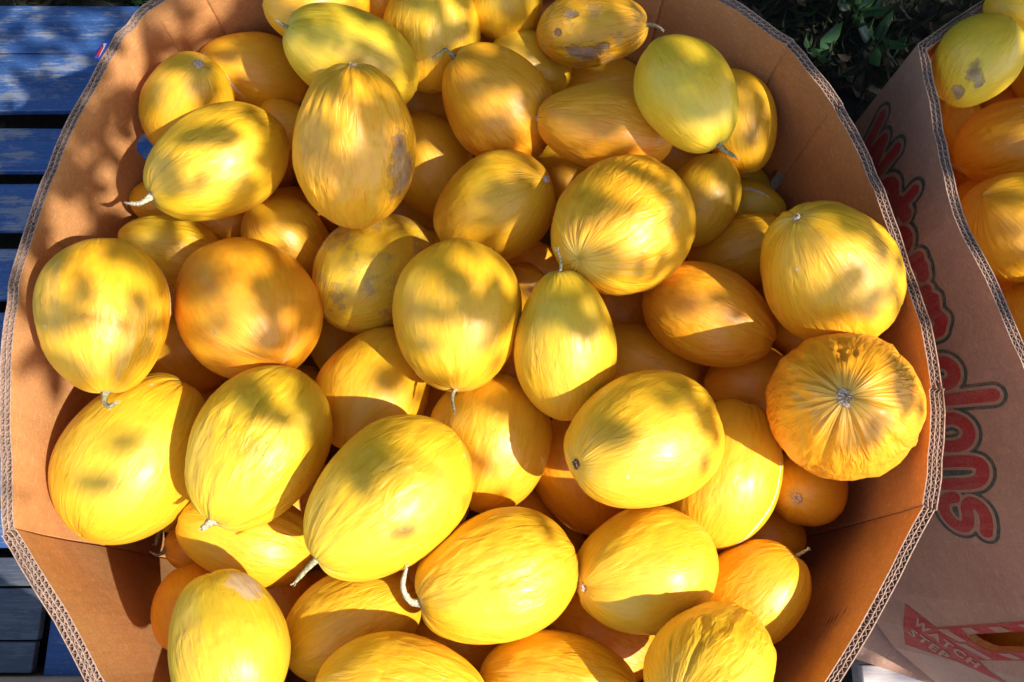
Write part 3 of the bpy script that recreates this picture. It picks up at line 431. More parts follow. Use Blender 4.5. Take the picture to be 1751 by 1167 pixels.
def plank_material(name, paint, wood, wear, worn_at=.5):
    s = NT(name); b = s.b; p = s.geo()
    oi = s.n('ShaderNodeObjectInfo').outputs['Random']
    off = s.n('ShaderNodeCombineXYZ'); s.l(s.math('MULTIPLY', oi, 17.0), off.inputs[0]); s.l(s.math('MULTIPLY', oi, 5.0), off.inputs[1])
    va = s.n('ShaderNodeVectorMath', operation='ADD'); s.l(p, va.inputs[0]); s.l(off.outputs[0], va.inputs[1])
    q = va.outputs[0]
    grain = s.noise(s.mapv(q, (3, 90, 20)), 1.0, 5, .65, .6)
    fine = s.noise(s.mapv(q, (14, 420, 60)), 1.0, 4, .7)
    dust = s.ramp(s.noise(s.mapv(q, (1, 2, 1)), 110, 4, .75), [(.56, 0.0), (.70, 1.0)])
    blot = s.noise(s.mapv(q, (1, 2.6, 1)), 7, 5, .7)
    c = s.mix(s.ramp(grain, [(.3, 0.0), (.7, 1.0)]), tuple(v*.7 for v in paint), tuple(min(1, v*1.25) for v in paint))
    wv = s.math('ADD', s.math('MULTIPLY', blot, .65), s.math('MULTIPLY', fine, .35))
    wm = s.ramp(wv, [(worn_at, 0.0), (worn_at+.06, 1.0)])
    wc = s.mix(fine, tuple(v*.55 for v in wood), tuple(min(1, v*1.3) for v in wood))
    c = s.mix(s.math('MULTIPLY', wm, wear), c, wc)
    c = s.mix(s.math('MULTIPLY', dust, .45), c, wood)
    c = s.mix(s.ramp(grain, [(.24, .85), (.33, 0.0)]), c, tuple(v*.18 for v in wood))
    s.l(c, b.inputs['Base Color'])
    b.inputs['Roughness'].default_value = .55
    h = s.math('ADD', s.math('MULTIPLY', grain, .7), s.math('MULTIPLY', fine, .3))
    s.l(s.bump(h, .55, .0025), b.inputs['Normal'])
    return s.m

M_MELON = melon_material()
M_KRAFT_IN = kraft_material('kraft_inside', (.60, .29, .105), (.52, .23, .072))
M_KRAFT_OUT = kraft_material('kraft_outside', (.43, .245, .16), (.36, .195, .125))
M_EDGE = simple('kraft_cut_edge', (.38, .245, .175), .9, .3, 300)
M_STEM = simple('melon_stem', (.30, .28, .15), .85, .5, 420)
M_STEM_PALE = simple('melon_stem_pale', (.44, .39, .26), .85, .45, 420)
M_SCAR = simple('melon_scar', (.55, .38, .26), .85, .5, 420)
M_SCAR_DARK = simple('melon_scar_dark', (.16, .09, .05), .85, .5, 420)
M_SCRATCH = simple('melon_scratch', (.66, .54, .42), .8, .3, 500)
def print_material(name, ink):
    s = NT(name); p = s.geo()
    n = s.noise(p, 300, 4, .7); l = s.noise(s.mapv(p, (1, 1, .05)), 110, 2); w = s.noise(p, 22, 4, .6)
    f = s.math('ADD', s.math('MULTIPLY', n, .5), s.math('ADD', s.math('MULTIPLY', l, .25), s.math('MULTIPLY', w, .25)))
    c = s.mix(s.math('MULTIPLY', s.ramp(f, [(.46, 0.0), (.64, 1.0)]), .55), ink, (.38, .20, .125))
    s.l(c, s.b.inputs['Base Color']); s.b.inputs['Roughness'].default_value = .7
    return s.m
M_RED = print_material('red_print', (.36, .024, .020))
M_GREEN = print_material('green_print', (.025, .065, .048))
M_SCUFF = simple('black_scuff', (.05, .03, .015), .8, .2, 200)
M_BLUE = plank_material('blue_painted_wood', (.026, .080, .23), (.24, .24, .25), .75, .515)
M_GREY = plank_material('weathered_dark_wood', (.045, .055, .075), (.10, .10, .11), .8, .5)
M_BROWN = plank_material('raw_wood', (.34, .21, .13), (.42, .32, .26), .6, .5)
M_PALEWOOD = plank_material('pale_wood', (.50, .42, .38), (.45, .40, .38), .6, .5)

# ---------------------------------------------------------------- ground
def ground_material():
    s = NT('soil'); p = s.geo()
    a = s.noise(p, 3, 6, .65); b2 = s.noise(p, 60, 5, .7)
    c = s.mix(s.ramp(a, [(.35, 0.0), (.65, 1.0)]), (.014, .010, .007), (.035, .026, .017))
    c = s.mix(s.ramp(b2, [(.5, 0.0), (.7, 1.0)]), c, (.010, .014, .006))
    s.l(c, s.b.inputs['Base Color']); s.b.inputs['Roughness'].default_value = .95
    s.l(s.bump(b2, .8, .02), s.b.inputs['Normal'])
    return s.m
mesh_obj('ground', [(-60, -60, 0), (60, -60, 0), (60, 60, 0), (-60, 60, 0)], [(0, 1, 2, 3)], ground_material())['kind'] = 'structure'

def leaf_material(name, c1, c2, gloss=.45, trans=0.0):
    s = NT(name); oi = s.n('ShaderNodeNewGeometry').outputs['Random Per Island']
    c = s.mix(oi, c1, c2)
    n = s.noise(s.obj(), 90, 3)
    c = s.mix(s.math('MULTIPLY', n, .4), c, tuple(v*.5 for v in c1))
    s.l(c, s.b.inputs['Base Color']); s.b.inputs['Roughness'].default_value = gloss
    return s.m
M_GRASS = leaf_material('grass_blades', (.018, .035, .008), (.045, .055, .015), .6)
M_LITTER = leaf_material('dead_leaves', (.035, .022, .010), (.085, .055, .022), .8)
M_WEED = leaf_material('weed_leaf', (.035, .095, .03), (.055, .13, .035), .35)
M_CANOPY = leaf_material('tree_leaf', (.04, .09, .02), (.07, .12, .03), .5)
M_BARK = simple('bark', (.14, .10, .07), .9, .4, 30)

def leaf_arrays(P, D, U, L, W, curl=.25):
    """8-face leaves: base P, direction D, side U, length L, width W -> verts, faces"""
    n = len(P); N = np.cross(D, U)
    prof = [(.0, .0, 0), (.28, .42, .0), (.62, .40, .0), (1.0, .0, 0)]
    V = []
    rows = [P,
            P+D*(L*.3)[:, None]+U*(W*.5)[:, None]+N*(L*curl*.15)[:, None], P+D*(L*.3)[:, None]+N*(L*curl*.30)[:, None]*.2, P+D*(L*.3)[:, None]-U*(W*.5)[:, None]+N*(L*curl*.15)[:, None],
            P+D*(L*.68)[:, None]+U*(W*.40)[:, None]+N*(L*curl*.1)[:, None], P+D*(L*.68)[:, None]-N*(L*curl*.05)[:, None], P+D*(L*.68)[:, None]-U*(W*.40)[:, None]+N*(L*curl*.1)[:, None],
            P+D*L[:, None]-N*(L*curl*.4)[:, None]]
    V = np.stack(rows, 1).reshape(-1, 3)
    f = np.array([(0, 1, 2), (0, 2, 3), (1, 4, 5), (1, 5, 2), (2, 5, 6), (2, 6, 3), (4, 7, 5), (5, 7, 6)])
    F = (f[None]+(np.arange(n)*8)[:, None, None]).reshape(-1, 3)
    return V, F

def fast_mesh(name, V, F, mat, parent=None):
    me = bpy.data.meshes.new(name)
    me.vertices.add(len(V)); me.vertices.foreach_set('co', np.asarray(V, 'f').ravel())
    k = F.shape[1]
    me.loops.add(F.size); me.loops.foreach_set('vertex_index', F.astype('i').ravel())
    me.polygons.add(len(F)); me.polygons.foreach_set('loop_start', np.arange(0, F.size, k, dtype='i'))
    me.polygons.foreach_set('use_smooth', np.ones(len(F), bool))
    me.update(calc_edges=True); me.validate()
    me.materials.append(mat)
    o = bpy.data.objects.new(name, me); col.objects.link(o)
    if parent: o.parent = parent
    return o

def unit(a): return a/np.linalg.norm(a, axis=-1, keepdims=True)

def ground_scatter():
    def spots(n):
        # the open soil behind and between the bins
        P = np.c_[rng.uniform(-2.0, 2.4, n), rng.uniform(.55, 2.5, n), np.zeros(n)]
        keep = ((P[:, 0] > .35) & (P[:, 1] > .62)) | (P[:, 1] > 1.42)
        return P[keep]
    P = spots(9000); n = len(P); P[:, 2] = rng.uniform(0, .015, n)
    D = unit(np.c_[rng.normal(0, .7, n), rng.normal(0, .7, n), rng.uniform(.25, 1.1, n)])
    U = unit(np.cross(D, np.array([0, 0, 1.0])+rng.normal(0, .2, (n, 3))))
    V, F = leaf_arrays(P, D, U, rng.uniform(.05, .13, n), rng.uniform(.003, .006, n), .6)
    o = fast_mesh('grass', V, F, M_GRASS)
    tag(o, 'dark shaded grass growing behind the two cardboard bins', 'grass', kind='stuff')
    P = spots(2600); n = len(P); P[:, 2] = rng.uniform(.004, .05, n)
    D = unit(np.c_[rng.normal(0, 1, n), rng.normal(0, 1, n), rng.normal(0, .25, n)])
    U = unit(np.cross(D, np.array([0, 0, 1.0])+rng.normal(0, .35, (n, 3))))
    V, F = leaf_arrays(P, D, U, rng.uniform(.03, .08, n), rng.uniform(.012, .035, n), .6)
    o = fast_mesh('leaf_litter', V, F, M_LITTER)
    tag(o, 'dry brown fallen leaves lying among the grass behind the bins', 'leaf litter', kind='stuff')
ground_scatter()

def weed(x, y, n, label, size=1.0, seed=0):
    r = random.Random(seed)
    t = empty('leafy_plant', (x, y, 0)); tag(t, label, 'plant', 'broad leaved weeds behind the bins')
    V, F = [], []
    V0, F0 = tube([(0, 0, 0), (.004, .002, .03*size), (0, .004, .07*size)], [.003, .0025, .0015], 6)
    mesh_obj('stem', V0, F0, M_WEED, t, True)
    for i in range(n):
        a = i*2.4+r.uniform(-.4, .4); tilt = r.uniform(.15, .9)
        D = np.array([[math.cos(a)*math.cos(tilt), math.sin(a)*math.cos(tilt), math.sin(tilt)]])
        U = unit(np.cross(D, np.array([[0, 0, 1.0]])))
        P = np.array([[0, 0, (.02+.05*i/n)*size]])
        V, F = leaf_arrays(P, D, U, np.array([r.uniform(.07, .11)*size]), np.array([r.uniform(.028, .042)*size]), .5)
        mesh_obj('leaf', V, F.tolist(), M_WEED, t, True)
    return t

def tube(pts, rad, k=10, cap=True):
    pts = [Vector(p) for p in pts]; V, F = [], []
    ref = Vector((.3, .2, 1)).normalized()
    for i, p in enumerate(pts):
        d = (pts[min(i+1, len(pts)-1)]-pts[max(i-1, 0)]).normalized()
        u = d.cross(ref)
        if u.length < .1: u = d.cross(Vector((1, 0, 0)))
        u.normalize(); v = d.cross(u)
        for j in range(k):
            a = 2*math.pi*j/k
            V.append(tuple(p+(u*math.cos(a)+v*math.sin(a))*rad[i]))
    for i in range(len(pts)-1):
        for j in range(k):
            F.append((i*k+j, i*k+(j+1) % k, (i+1)*k+(j+1) % k, (i+1)*k+j))
    if cap:
        F.append(tuple(range(k-1, -1, -1))); F.append(tuple((len(pts)-1)*k+j for j in range(k)))
    return V, F

WEEDS = [(.93, 1.42, 7, 'leafy green weed with sunlit leaves midway between the two bins', 1.1), (.98, 1.33, 6, 'leafy green weed nearest the corner of the right-hand bin', 1.0),
         (.82, 1.30, 5, 'dark green weed close to the rim of the melon-filled bin', .9), (.90, 1.65, 6, 'dark green weed at the top edge of the photo behind the bins', 1.0),
         (.72, 1.58, 6, 'small weed with one bright leaf near the top right of the rim', .9), (1.15, 1.60, 5, 'shaded weed behind the far corner of the right-hand bin', .9),
         (-1.02, 1.47, 7, 'green leafy weed just beyond the blue planks near the bin', 1.1), (-1.22, 1.50, 6, 'green leafy weed beyond the blue planks, leftmost of three', 1.0),
         (-.86, 1.50, 6, 'green leafy weed beyond the blue planks, rightmost of three', 1.0)]
for i, (x, y, n, lb, sz) in enumerate(WEEDS): weed(x, y, n, lb, sz, i)

# ---------------------------------------------------------------- planks under the bins
def deck(name, label, boards, mat, stringers):
    t = empty(name); tag(t, label, 'pallet')
    for (x0, x1, y0, y1, z1, th, rot) in boards:
        w = .0015+rnd.random()*.002
        bm = box(x0, x1, y0, y1, z1-th, z1, .0018)
        bmesh.ops.subdivide_edges(bm, edges=[e for e in bm.edges if e.calc_length() > .3], cuts=9)
        for v in bm.verts:
            v.co.z += .0012*math.sin(v.co.x*7+y0*31)
            v.co.y += .0018*math.sin(v.co.x*5+y0*17)+rot*(v.co.x-x0)
        bm_obj('board', bm, mat, t)
    for (x0, x1, y0, y1, z0, z1) in stringers:
        bm_obj('stringer', box(x0, x1, y0, y1, z0, z1, .002), mat, t)
    return t
ys = [(1.232, 1.37), (1.07, 1.230), (.905, 1.02), (.75, .87), (.58, .705), (.43, .545), (.28, .39), (.125, .24), (.015, .10)]
deck('blue_pallet', 'blue painted wooden pallet with worn boards under the left-hand bin',
     [(-1.78, .60, a, b, DECK, .022, .0) for a, b in ys]+[(-.96, .60, -.10, -.005, DECK, .02, 0), (-.98, .68, -.30, -.12, DECK-.012, .02, 0)], M_BLUE,
     [(-1.60, -1.50, -.25, 1.36, .0, DECK-.0225), (-.45, -.35, -.29, 1.36, .0, DECK-.0225), (.46, .56, -.29, 1.36, .0, DECK-.0225)])
deck('dark_pallet', 'dark grey weathered pallet at the lower left corner of the photo',
     [(-1.8, -1.002, -.001-.0, .0+.0, DECK, .02, 0)][:0]+[(-1.8, -.99, -.062, -.003, DECK+.001, .02, 0), (-1.8, -.995, -.169, -.065, DECK, .02, 0), (-1.8, -1.0, -.236, -.174, DECK-.001, .02, 0)], M_GREY,
     [(-1.35, -1.27, -.236, -.003, .0, DECK-.022)])
bm = box(-1.8, -.885, -.34, -.242, .0, DECK+.012, .003)
pk = bm_obj('timber_beam', bm, M_BROWN); tag(pk, 'raw brown timber beam lit by the sun at the bottom left edge', 'beam')
deck('pale_pallet', 'pale wooden pallet under the right-hand bin with a sunlit board end',
     [(.73, 1.75, -.36, -.22, DECK-.006, .02, 0), (.74, 1.75, -.19, -.06, DECK-.006, .02, 0), (.74, 1.75, .0, .12, DECK-.006, .02, 0), (.74, 1.75, .2, .32, DECK-.006, .02, 0), (.72, 1.75, .42, .54, DECK-.006, .02, 0), (.72, 1.75, .64, .76, DECK-.006, .02, 0), (.72, 1.75, .84, .96, DECK-.006, .02, 0)], M_PALEWOOD,
     [(.76, .86, -.35, .95, 0, DECK-.027), (1.6, 1.7, -.35, .95, 0, DECK-.027)])
V = [(.62, -.165), (.72, -.209), (.86, -.255), (1.05, -.33), (1.75, -.33), (1.75, .98), (.62, .98)]
sh_ = mesh_obj('cardboard_sheet', [(x, y, DECK-.001) for x, y in V]+[(x, y, DECK-.005) for x, y in V],
               [tuple(range(7)), tuple(range(13, 6, -1))]+[(i, i+7, (i+1) % 7+7, (i+1) % 7) for i in range(7)], M_KRAFT_OUT)
tag(sh_, 'flat grey brown cardboard sheet lying under the right-hand bin', 'cardboard sheet')

# ---------------------------------------------------------------- cardboard bins
def ring_normals(R):
    T = np.roll(R, -1, 0)-np.roll(R, 1, 0); T /= np.linalg.norm(T, axis=1)[:, None]
    N = np.c_[T[:, 1], -T[:, 0]]
    if (N*(R-R.mean(0))).sum() < 0: N = -N
    return N

def densify(P, B, N, step=.02):
    """resample a polyline (with its base line and normals) to short steps"""
    oP, oB, oN = [], [], []
    for i in range(len(P)-1):
        k = max(1, int(np.linalg.norm(P[i+1]-P[i])/step))
        for j in range(k):
            t = j/k
            oP.append(P[i]*(1-t)+P[i+1]*t); oB.append(B[i]*(1-t)+B[i+1]*t); oN.append(N[i]*(1-t)+N[i+1]*t)
    oP.append(P[-1]); oB.append(B[-1]); oN.append(N[-1])
    return np.array(oP), np.array(oB), np.array(oN)

def make_bin(root, R, B, creases, mats, half_for, holes, seed):
    R = np.array(R); B = np.array(B); n = len(R); N = ring_normals(R)
    m_in, m_out = mats
    cs = sorted(creases)
    r = np.random.default_rng(seed)
    for ci, i0 in enumerate(cs):
        i1 = cs[(ci+1) % len(cs)]
        idx = [i0]
        while idx[-1] != i1: idx.append((idx[-1]+1) % n)
        P, Bb, Nn = densify(R[idx], B[idx], N[idx])
        half = half_for(i0)
        # two extra stations by each fold carry the pressed score line
        def ins(A, lens):
            a = A[0]+(A[1]-A[0])*lens[0]; b = A[-1]+(A[-2]-A[-1])*lens[1]
            return np.concatenate([A[:1], a[None], A[1:-1], b[None], A[-1:]])
        ln = (.003/np.linalg.norm(P[1]-P[0]), .003/np.linalg.norm(P[-1]-P[-2]))
        P, Bb, Nn = ins(P, ln), ins(Bb, ln), ins(Nn, ln)
        crush = np.clip(vnoise(P[:, 0]*14, P[:, 1]*14, P[:, 0]*0+seed+4)-.25, 0, 1)*1.6
        jag = RIM+.0024*vnoise(P[:, 0]*55, P[:, 1]*55, P[:, 0]*0+seed)+.0009*r.normal(size=len(P))-.005*crush
        t_ = .0013
        dep = .010
        sec = [(half, 'b')]+[(half, k) for k in (.55, .3, .12)]+[(half, 0), (half-t_, 0), (half-t_, dep), (-half+t_, dep), (-half+t_, 0), (-half, 0)]+[(-half, k) for k in (.06, .12, .2, .3, .42, .55)]+[(-half, 'b')]
        V = []
        for k in range(len(P)):
            for off, z in sec:
                zz = FLOOR if z == 'b' else (jag[k]-z)
                f = (RIM-zz)/(RIM-FLOOR)
                base = P[k]*(1-f)+Bb[k]*f
                wob = .0022*float(vnoise(np.array([P[k, 0]*7]), np.array([P[k, 1]*7]), np.array([zz*7+seed]))[0]) if z not in (0, 'b') and seed == 1 else 0
                if k in (0, len(P)-1) and off == -half and z not in (0,): off = -half+.0022
                q = base+Nn[k]*(off+wob)
                V.append((q[0], q[1], zz))
        m = len(sec); F = []; mi = []
        for k in range(len(P)-1):
            for j in range(m):
                F.append((k*m+j, k*m+(j+1) % m, (k+1)*m+(j+1) % m, (k+1)*m+j)); mi.append(1 if j < 4 else (2 if j < 9 else 0))
        F.append(tuple(range(m-1, -1, -1))); mi.append(2)
        F.append(tuple((len(P)-1)*m+j for j in range(m))); mi.append(2)
        o = mesh_obj('wall_panel', V, F, m_in, root)
        o.data.materials.append(m_out); o.data.materials.append(M_EDGE)
        o.data.polygons.foreach_set('material_index', mi)
        bm = bmesh.new(); bm.from_mesh(o.data); bmesh.ops.recalc_face_normals(bm, faces=bm.faces); bm.to_mesh(o.data); bm.free()
        for (hi, cutter) in holes:
            if hi in idx[:-1]:
                md = o.modifiers.new('cut', 'BOOLEAN'); md.operation = 'DIFFERENCE'; md.object = cutter; md.solver = 'EXACT'
                dg = bpy.context.evaluated_depsgraph_get()
                me = bpy.data.meshes.new_from_object(o.evaluated_get(dg))
                o.modifiers.clear(); o.data = me
        # corrugation: inner liners and zigzag fluting standing in the open edge
        rows = 3 if half > .0085 else 2
        L = np.r_[0, np.cumsum(np.linalg.norm(np.diff(P, axis=0), axis=1))]
        def at(s):
            return (np.interp(s, L, P[:, 0]), np.interp(s, L, P[:, 1])), (np.interp(s, L, Nn[:, 0]), np.interp(s, L, Nn[:, 1])), np.interp(s, L, jag)
        FV, FF = [], []
        inner = 2*(half-t_); rh = inner/rows
        def ribbon(ss, offs, th, dz):
            base = len(FV)
            for s, o_ in zip(ss, offs):
                (x, y), (nx, ny), z = at(min(max(s, 0), L[-1]))
                for dn, z_ in ((th/2, z-dz), (th/2, z-dep+.001), (-th/2, z-dep+.001), (-th/2, z-dz)):
                    FV.append((x+nx*(o_+dn), y+ny*(o_+dn), z_))
            for k in range(len(ss)-1):
                a, b_ = base+k*4, base+k*4+4
                for j in (3, 0, 2): FF.append((a+j, a+(j+1) % 4, b_+(j+1) % 4, b_+j))
        for q in range(1, rows):
            off = -half+t_+rh*q
            ss = np.arange(0, L[-1], .008); ribbon(ss, off+.0005*r.normal(size=len(ss))*.7, .0011, .0003)
        pitch = .0085
        for q in range(rows):
            c0 = -half+t_+rh*(q+.5); ph = r.random()*pitch
            ss = np.arange(ph, L[-1], pitch/4)
            am = rh*.42
            an = vnoise(ss*38, ss*0+q*3.3, ss*0+seed+ci)
            offs = [c0+am*math.sin(2*math.pi*(s/pitch)+1.1*math.sin(s*23+q))*(.85+.55*float(w_)) for s, w_ in zip(ss, an)]
            ribbon(ss, offs, .0008, .0006+.0006*r.random())
        fo = mesh_obj('corrugated_edge', FV, FF, M_EDGE, root)
        fo['kind'] = 'stuff'
    # bottom
    bv = [(x, y, FLOOR+.001) for x, y in (R*.0+B)]
    fl = mesh_obj('bottom_panel', bv, [tuple(range(n))], m_in, root)

def prism(outline, name='cutter'):
    """outline: two lists of points (outer loop, inner loop)"""
    a, b = outline; n = len(a)
    me = bpy.data.meshes.new(name); me.from_pydata([tuple(p) for p in a+b], [], [tuple(range(n)), tuple(range(2*n-1, n-1, -1))]+[(i, (i+1) % n, (i+1) % n+n, i+n) for i in range(n)])
    bm = bmesh.new(); bm.from_mesh(me); bmesh.ops.recalc_face_normals(bm, faces=bm.faces); bm.to_mesh(me); bm.free()
    o = bpy.data.objects.new(name, me); col.objects.link(o); return o

def stadium(center, tangent, nrm, w, h, rot=0):
    pts = []
    r = w/2
    for i in range(24):
        a = 2*math.pi*i/24
        x = r*math.cos(a); z = r*math.sin(a)+(h/2-r)*(1 if math.sin(a) > 0 else -1)
        pts.append((x, z))
    loop = lambda d: [Vector((center[0]+tangent[0]*x+nrm[0]*d, center[1]+tangent[1]*x+nrm[1]*d, center[2]+z)) for x, z in pts]
    return prism((loop(.05), loop(-.05)))

binA = empty('cardboard_bin', (0, 0, 0))
tag(binA, 'large open eight-sided cardboard bin heaped full of yellow melons, filling the picture', 'bin', 'cardboard melon bins')
RA = np.array(RING_A); NA = ring_normals(RA)
def hole_at(R, N, i, t, z, w, h):
    j = (i+1) % len(R); c = R[i]*(1-t)+R[j]*t; T = R[j]-R[i]; T /= np.linalg.norm(T); Nn = np.array([T[1], -T[0]])
    return (i, stadium((c[0], c[1], z), T, Nn, w, h))
holesA = [hole_at(RA, NA, 50, .15, .690, .034, .11), hole_at(RA, NA, 4, .1, .76, .034, .12)]
h2 = []
for hi, c in holesA: h2.append((hi, c))
make_bin(binA, RING_A, BASE_A, CREASE_A, (M_KRAFT_IN, M_KRAFT_OUT), lambda i: .0092 if 10 < i < 27 or 33 <= i <= 38 else .0072, h2, 1)

binB = empty('cardboard_bin', (0, 0, 0))
tag(binB, 'second cardboard bin at the right with red and green Watermelons lettering on its side', 'bin', 'cardboard melon bins')
RB = np.array(RING_B); NB = ring_normals(RB)
HALF_B = .007
WALL_B = (RB+NB*HALF_B)[:CREASE_B[2]+1]; WN = NB[:CREASE_B[2]+1]
WL = np.r_[0, np.cumsum(np.linalg.norm(np.diff(WALL_B, axis=0), axis=1))]
def on_wall(s, z, proud):
    x = np.interp(s, WL, WALL_B[:, 0]); y = np.interp(s, WL, WALL_B[:, 1])
    nx = np.interp(s, WL, WN[:, 0]); ny = np.interp(s, WL, WN[:, 1])
    return (float(x+nx*proud), float(y+ny*proud), float(z))
slot_i = int(np.searchsorted(WL, SLOT[2][0]))-1
slot_s = [p[0] for p in SLOT]
cut = prism(([on_wall(s, z, .05) for s, z in SLOT], [on_wall(s, z, -.05) for s, z in SLOT]))
make_bin(binB, RING_B, RING_B, CREASE_B, (M_KRAFT_IN, M_KRAFT_OUT), lambda i: HALF_B, [(slot_i, cut)], 2)
for _, c in holesA: bpy.data.objects.remove(c)
bpy.data.objects.remove(cut)

# ---- print on the second bin
def seg_dist(X, Y, pts):
    d = np.full(X.shape, 9.0)
    for (ax, ay), (bx, by) in zip(pts[:-1], pts[1:]):
        dx, dy = bx-ax, by-ay; l2 = dx*dx+dy*dy+1e-12
        t = np.clip(((X-ax)*dx+(Y-ay)*dy)/l2, 0, 1)
        d = np.minimum(d, np.hypot(X-ax-t*dx, Y-ay-t*dy))
    return d
def fill_field(xs, ys, Fv, proud):
    """triangles of the region Fv < 0, cut exactly along the zero line"""
    V, T, key = [], [], {}
    def vert(k, x, y):
        if k not in key: key[k] = len(V); V.append(on_wall(x, y, proud))
        return key[k]
    ny, nx = Fv.shape
    mn = np.minimum.reduce([Fv[:-1, :-1], Fv[1:, :-1], Fv[:-1, 1:], Fv[1:, 1:]])
    for j, i in zip(*np.where(mn < 0)):
        for tri in (((i, j), (i+1, j), (i+1, j+1)), ((i, j), (i+1, j+1), (i, j+1))):
            poly = []
            for a in range(3):
                p, q = tri[a], tri[(a+1) % 3]; fp, fq = Fv[p[1], p[0]], Fv[q[1], q[0]]
                if fp < 0: poly.append(vert(p, xs[p[0]], ys[p[1]]))
                if (fp < 0) != (fq < 0):
                    t = fp/(fp-fq); kk = tuple(sorted((p, q)))
                    poly.append(vert(kk, xs[p[0]]+(xs[q[0]]-xs[p[0]])*t, ys[p[1]]+(ys[q[1]]-ys[p[1]])*t))
            if len(poly) >= 3: T.append(tuple(poly))
    return V, T
def smooth_path(p, it=2):
    closed = p[0] == p[-1]
    p = [tuple(q) for q in p]
    for _ in range(it):
        if len(p) < 3: return p
        q = [] if closed else [p[0]]
        for a, b in zip(p[:-1], p[1:]):
            q += [(a[0]*.75+b[0]*.25, a[1]*.75+b[1]*.25), (a[0]*.25+b[0]*.75, a[1]*.25+b[1]*.75)]
        if closed: q.append(q[0])
        else: q.append(p[-1])
        p = q
    return p
paths = [smooth_path(p) if len(p) > 5 else p for p in LETTERS]
groups = [[0], [1, 2], [3, 4], [5], [6, 7], [8, 9, 10], [11], [12], [13], [14], [15]]
ZS = .55
R1_, R2_, R3_ = .0085, .0135, .0177
allp = [q for p in paths for q in p]
x0, x1 = min(q[0] for q in allp)-.03, max(q[0] for q in allp)+.03
y0, y1 = min(q[1] for q in allp)-.05, max(q[1] for q in allp)+.05
xs = np.arange(x0, x1, .002); ys_ = np.arange(y0, min(y1, RIM-.01), .003)
X, Y = np.meshgrid(xs, ys_)
dall = np.full(X.shape, 9.0)
for g in groups:
    d = np.full(X.shape, 9.0)
    for k in g: d = np.minimum(d, seg_dist(X, Y*ZS, [(a, b*ZS) for a, b in paths[k]]))
    dall = np.minimum(dall, d)
    V, T = fill_field(xs, ys_, d-R1_, .0007)
    mesh_obj('printed_letter', V, T, M_RED, binB)
V, T = fill_field(xs, ys_, np.maximum(R2_-dall, dall-R3_), .0007)
mesh_obj('letter_outline', V, T, M_GREEN, binB)

def wall_poly(name, pts, mat, proud, hole=None):
    """fine-gridded polygon on the wall so that it follows the curve"""
    P = np.array(pts)
    xs = np.arange(P[:, 0].min()-.004, P[:, 0].max()+.004, .002); ys2 = np.arange(P[:, 1].min()-.006, P[:, 1].max()+.006, .003)
    X, Y = np.meshgrid(xs, ys2)
    def sd(pts):
        ins = np.zeros(X.shape, bool)
        for (ax, ay), (bx, by) in zip(pts, pts[1:]+pts[:1]):
            c = ((ay > Y) != (by > Y)) & (X < (bx-ax)*(Y-ay)/(by-ay+1e-12)+ax); ins ^= c
        d = seg_dist(X, Y, pts+pts[:1]); return np.where(ins, -d, d)
    pts = [tuple(p) for p in pts]
    Fv = sd(pts)
    if hole is not None: Fv = np.maximum(Fv, -sd([tuple(p) for p in hole]))
    V, T = fill_field(xs, ys2, Fv, proud)
    return mesh_obj(name, V, T, mat, binB)
wall_poly('printed_arrow', ARROW, M_RED, .0007)
wall_poly('printed_band', BAND, M_RED, .0011, SLOT)
for st in STRIPES: wall_poly('printed_stripe', st, M_KRAFT_OUT, .0016, SLOT)

def wall_word(text, o, ex, ey):
    cu = bpy.data.curves.new('w', 'FONT'); cu.body = text; cu.size = 1; cu.offset = .04; cu.resolution_u = 2; cu.space_character = 1.25
    ob = bpy.data.objects.new('w', cu); col.objects.link(ob)
    dg = bpy.context.evaluated_depsgraph_get(); me = bpy.data.meshes.new_from_object(ob.evaluated_get(dg))
    bm = bmesh.new(); bm.from_mesh(me); bmesh.ops.triangulate(bm, faces=bm.faces)
    w = max(v.co.x for v in bm.verts); h = .70
    for v in bm.verts:
        a, b = v.co.x/w, v.co.y/h
        v.co = Vector(on_wall(o[0]+(ex[0]-o[0])*a+(ey[0]-o[0])*b, o[1]+(ex[1]-o[1])*a+(ey[1]-o[1])*b, .0017))
    bm_obj('printed_word', bm, M_KRAFT_OUT, binB)
    bpy.data.objects.remove(ob)
wall_word('WATCH', *WORDS['W'])
wall_word('STEP', *WORDS['S'])

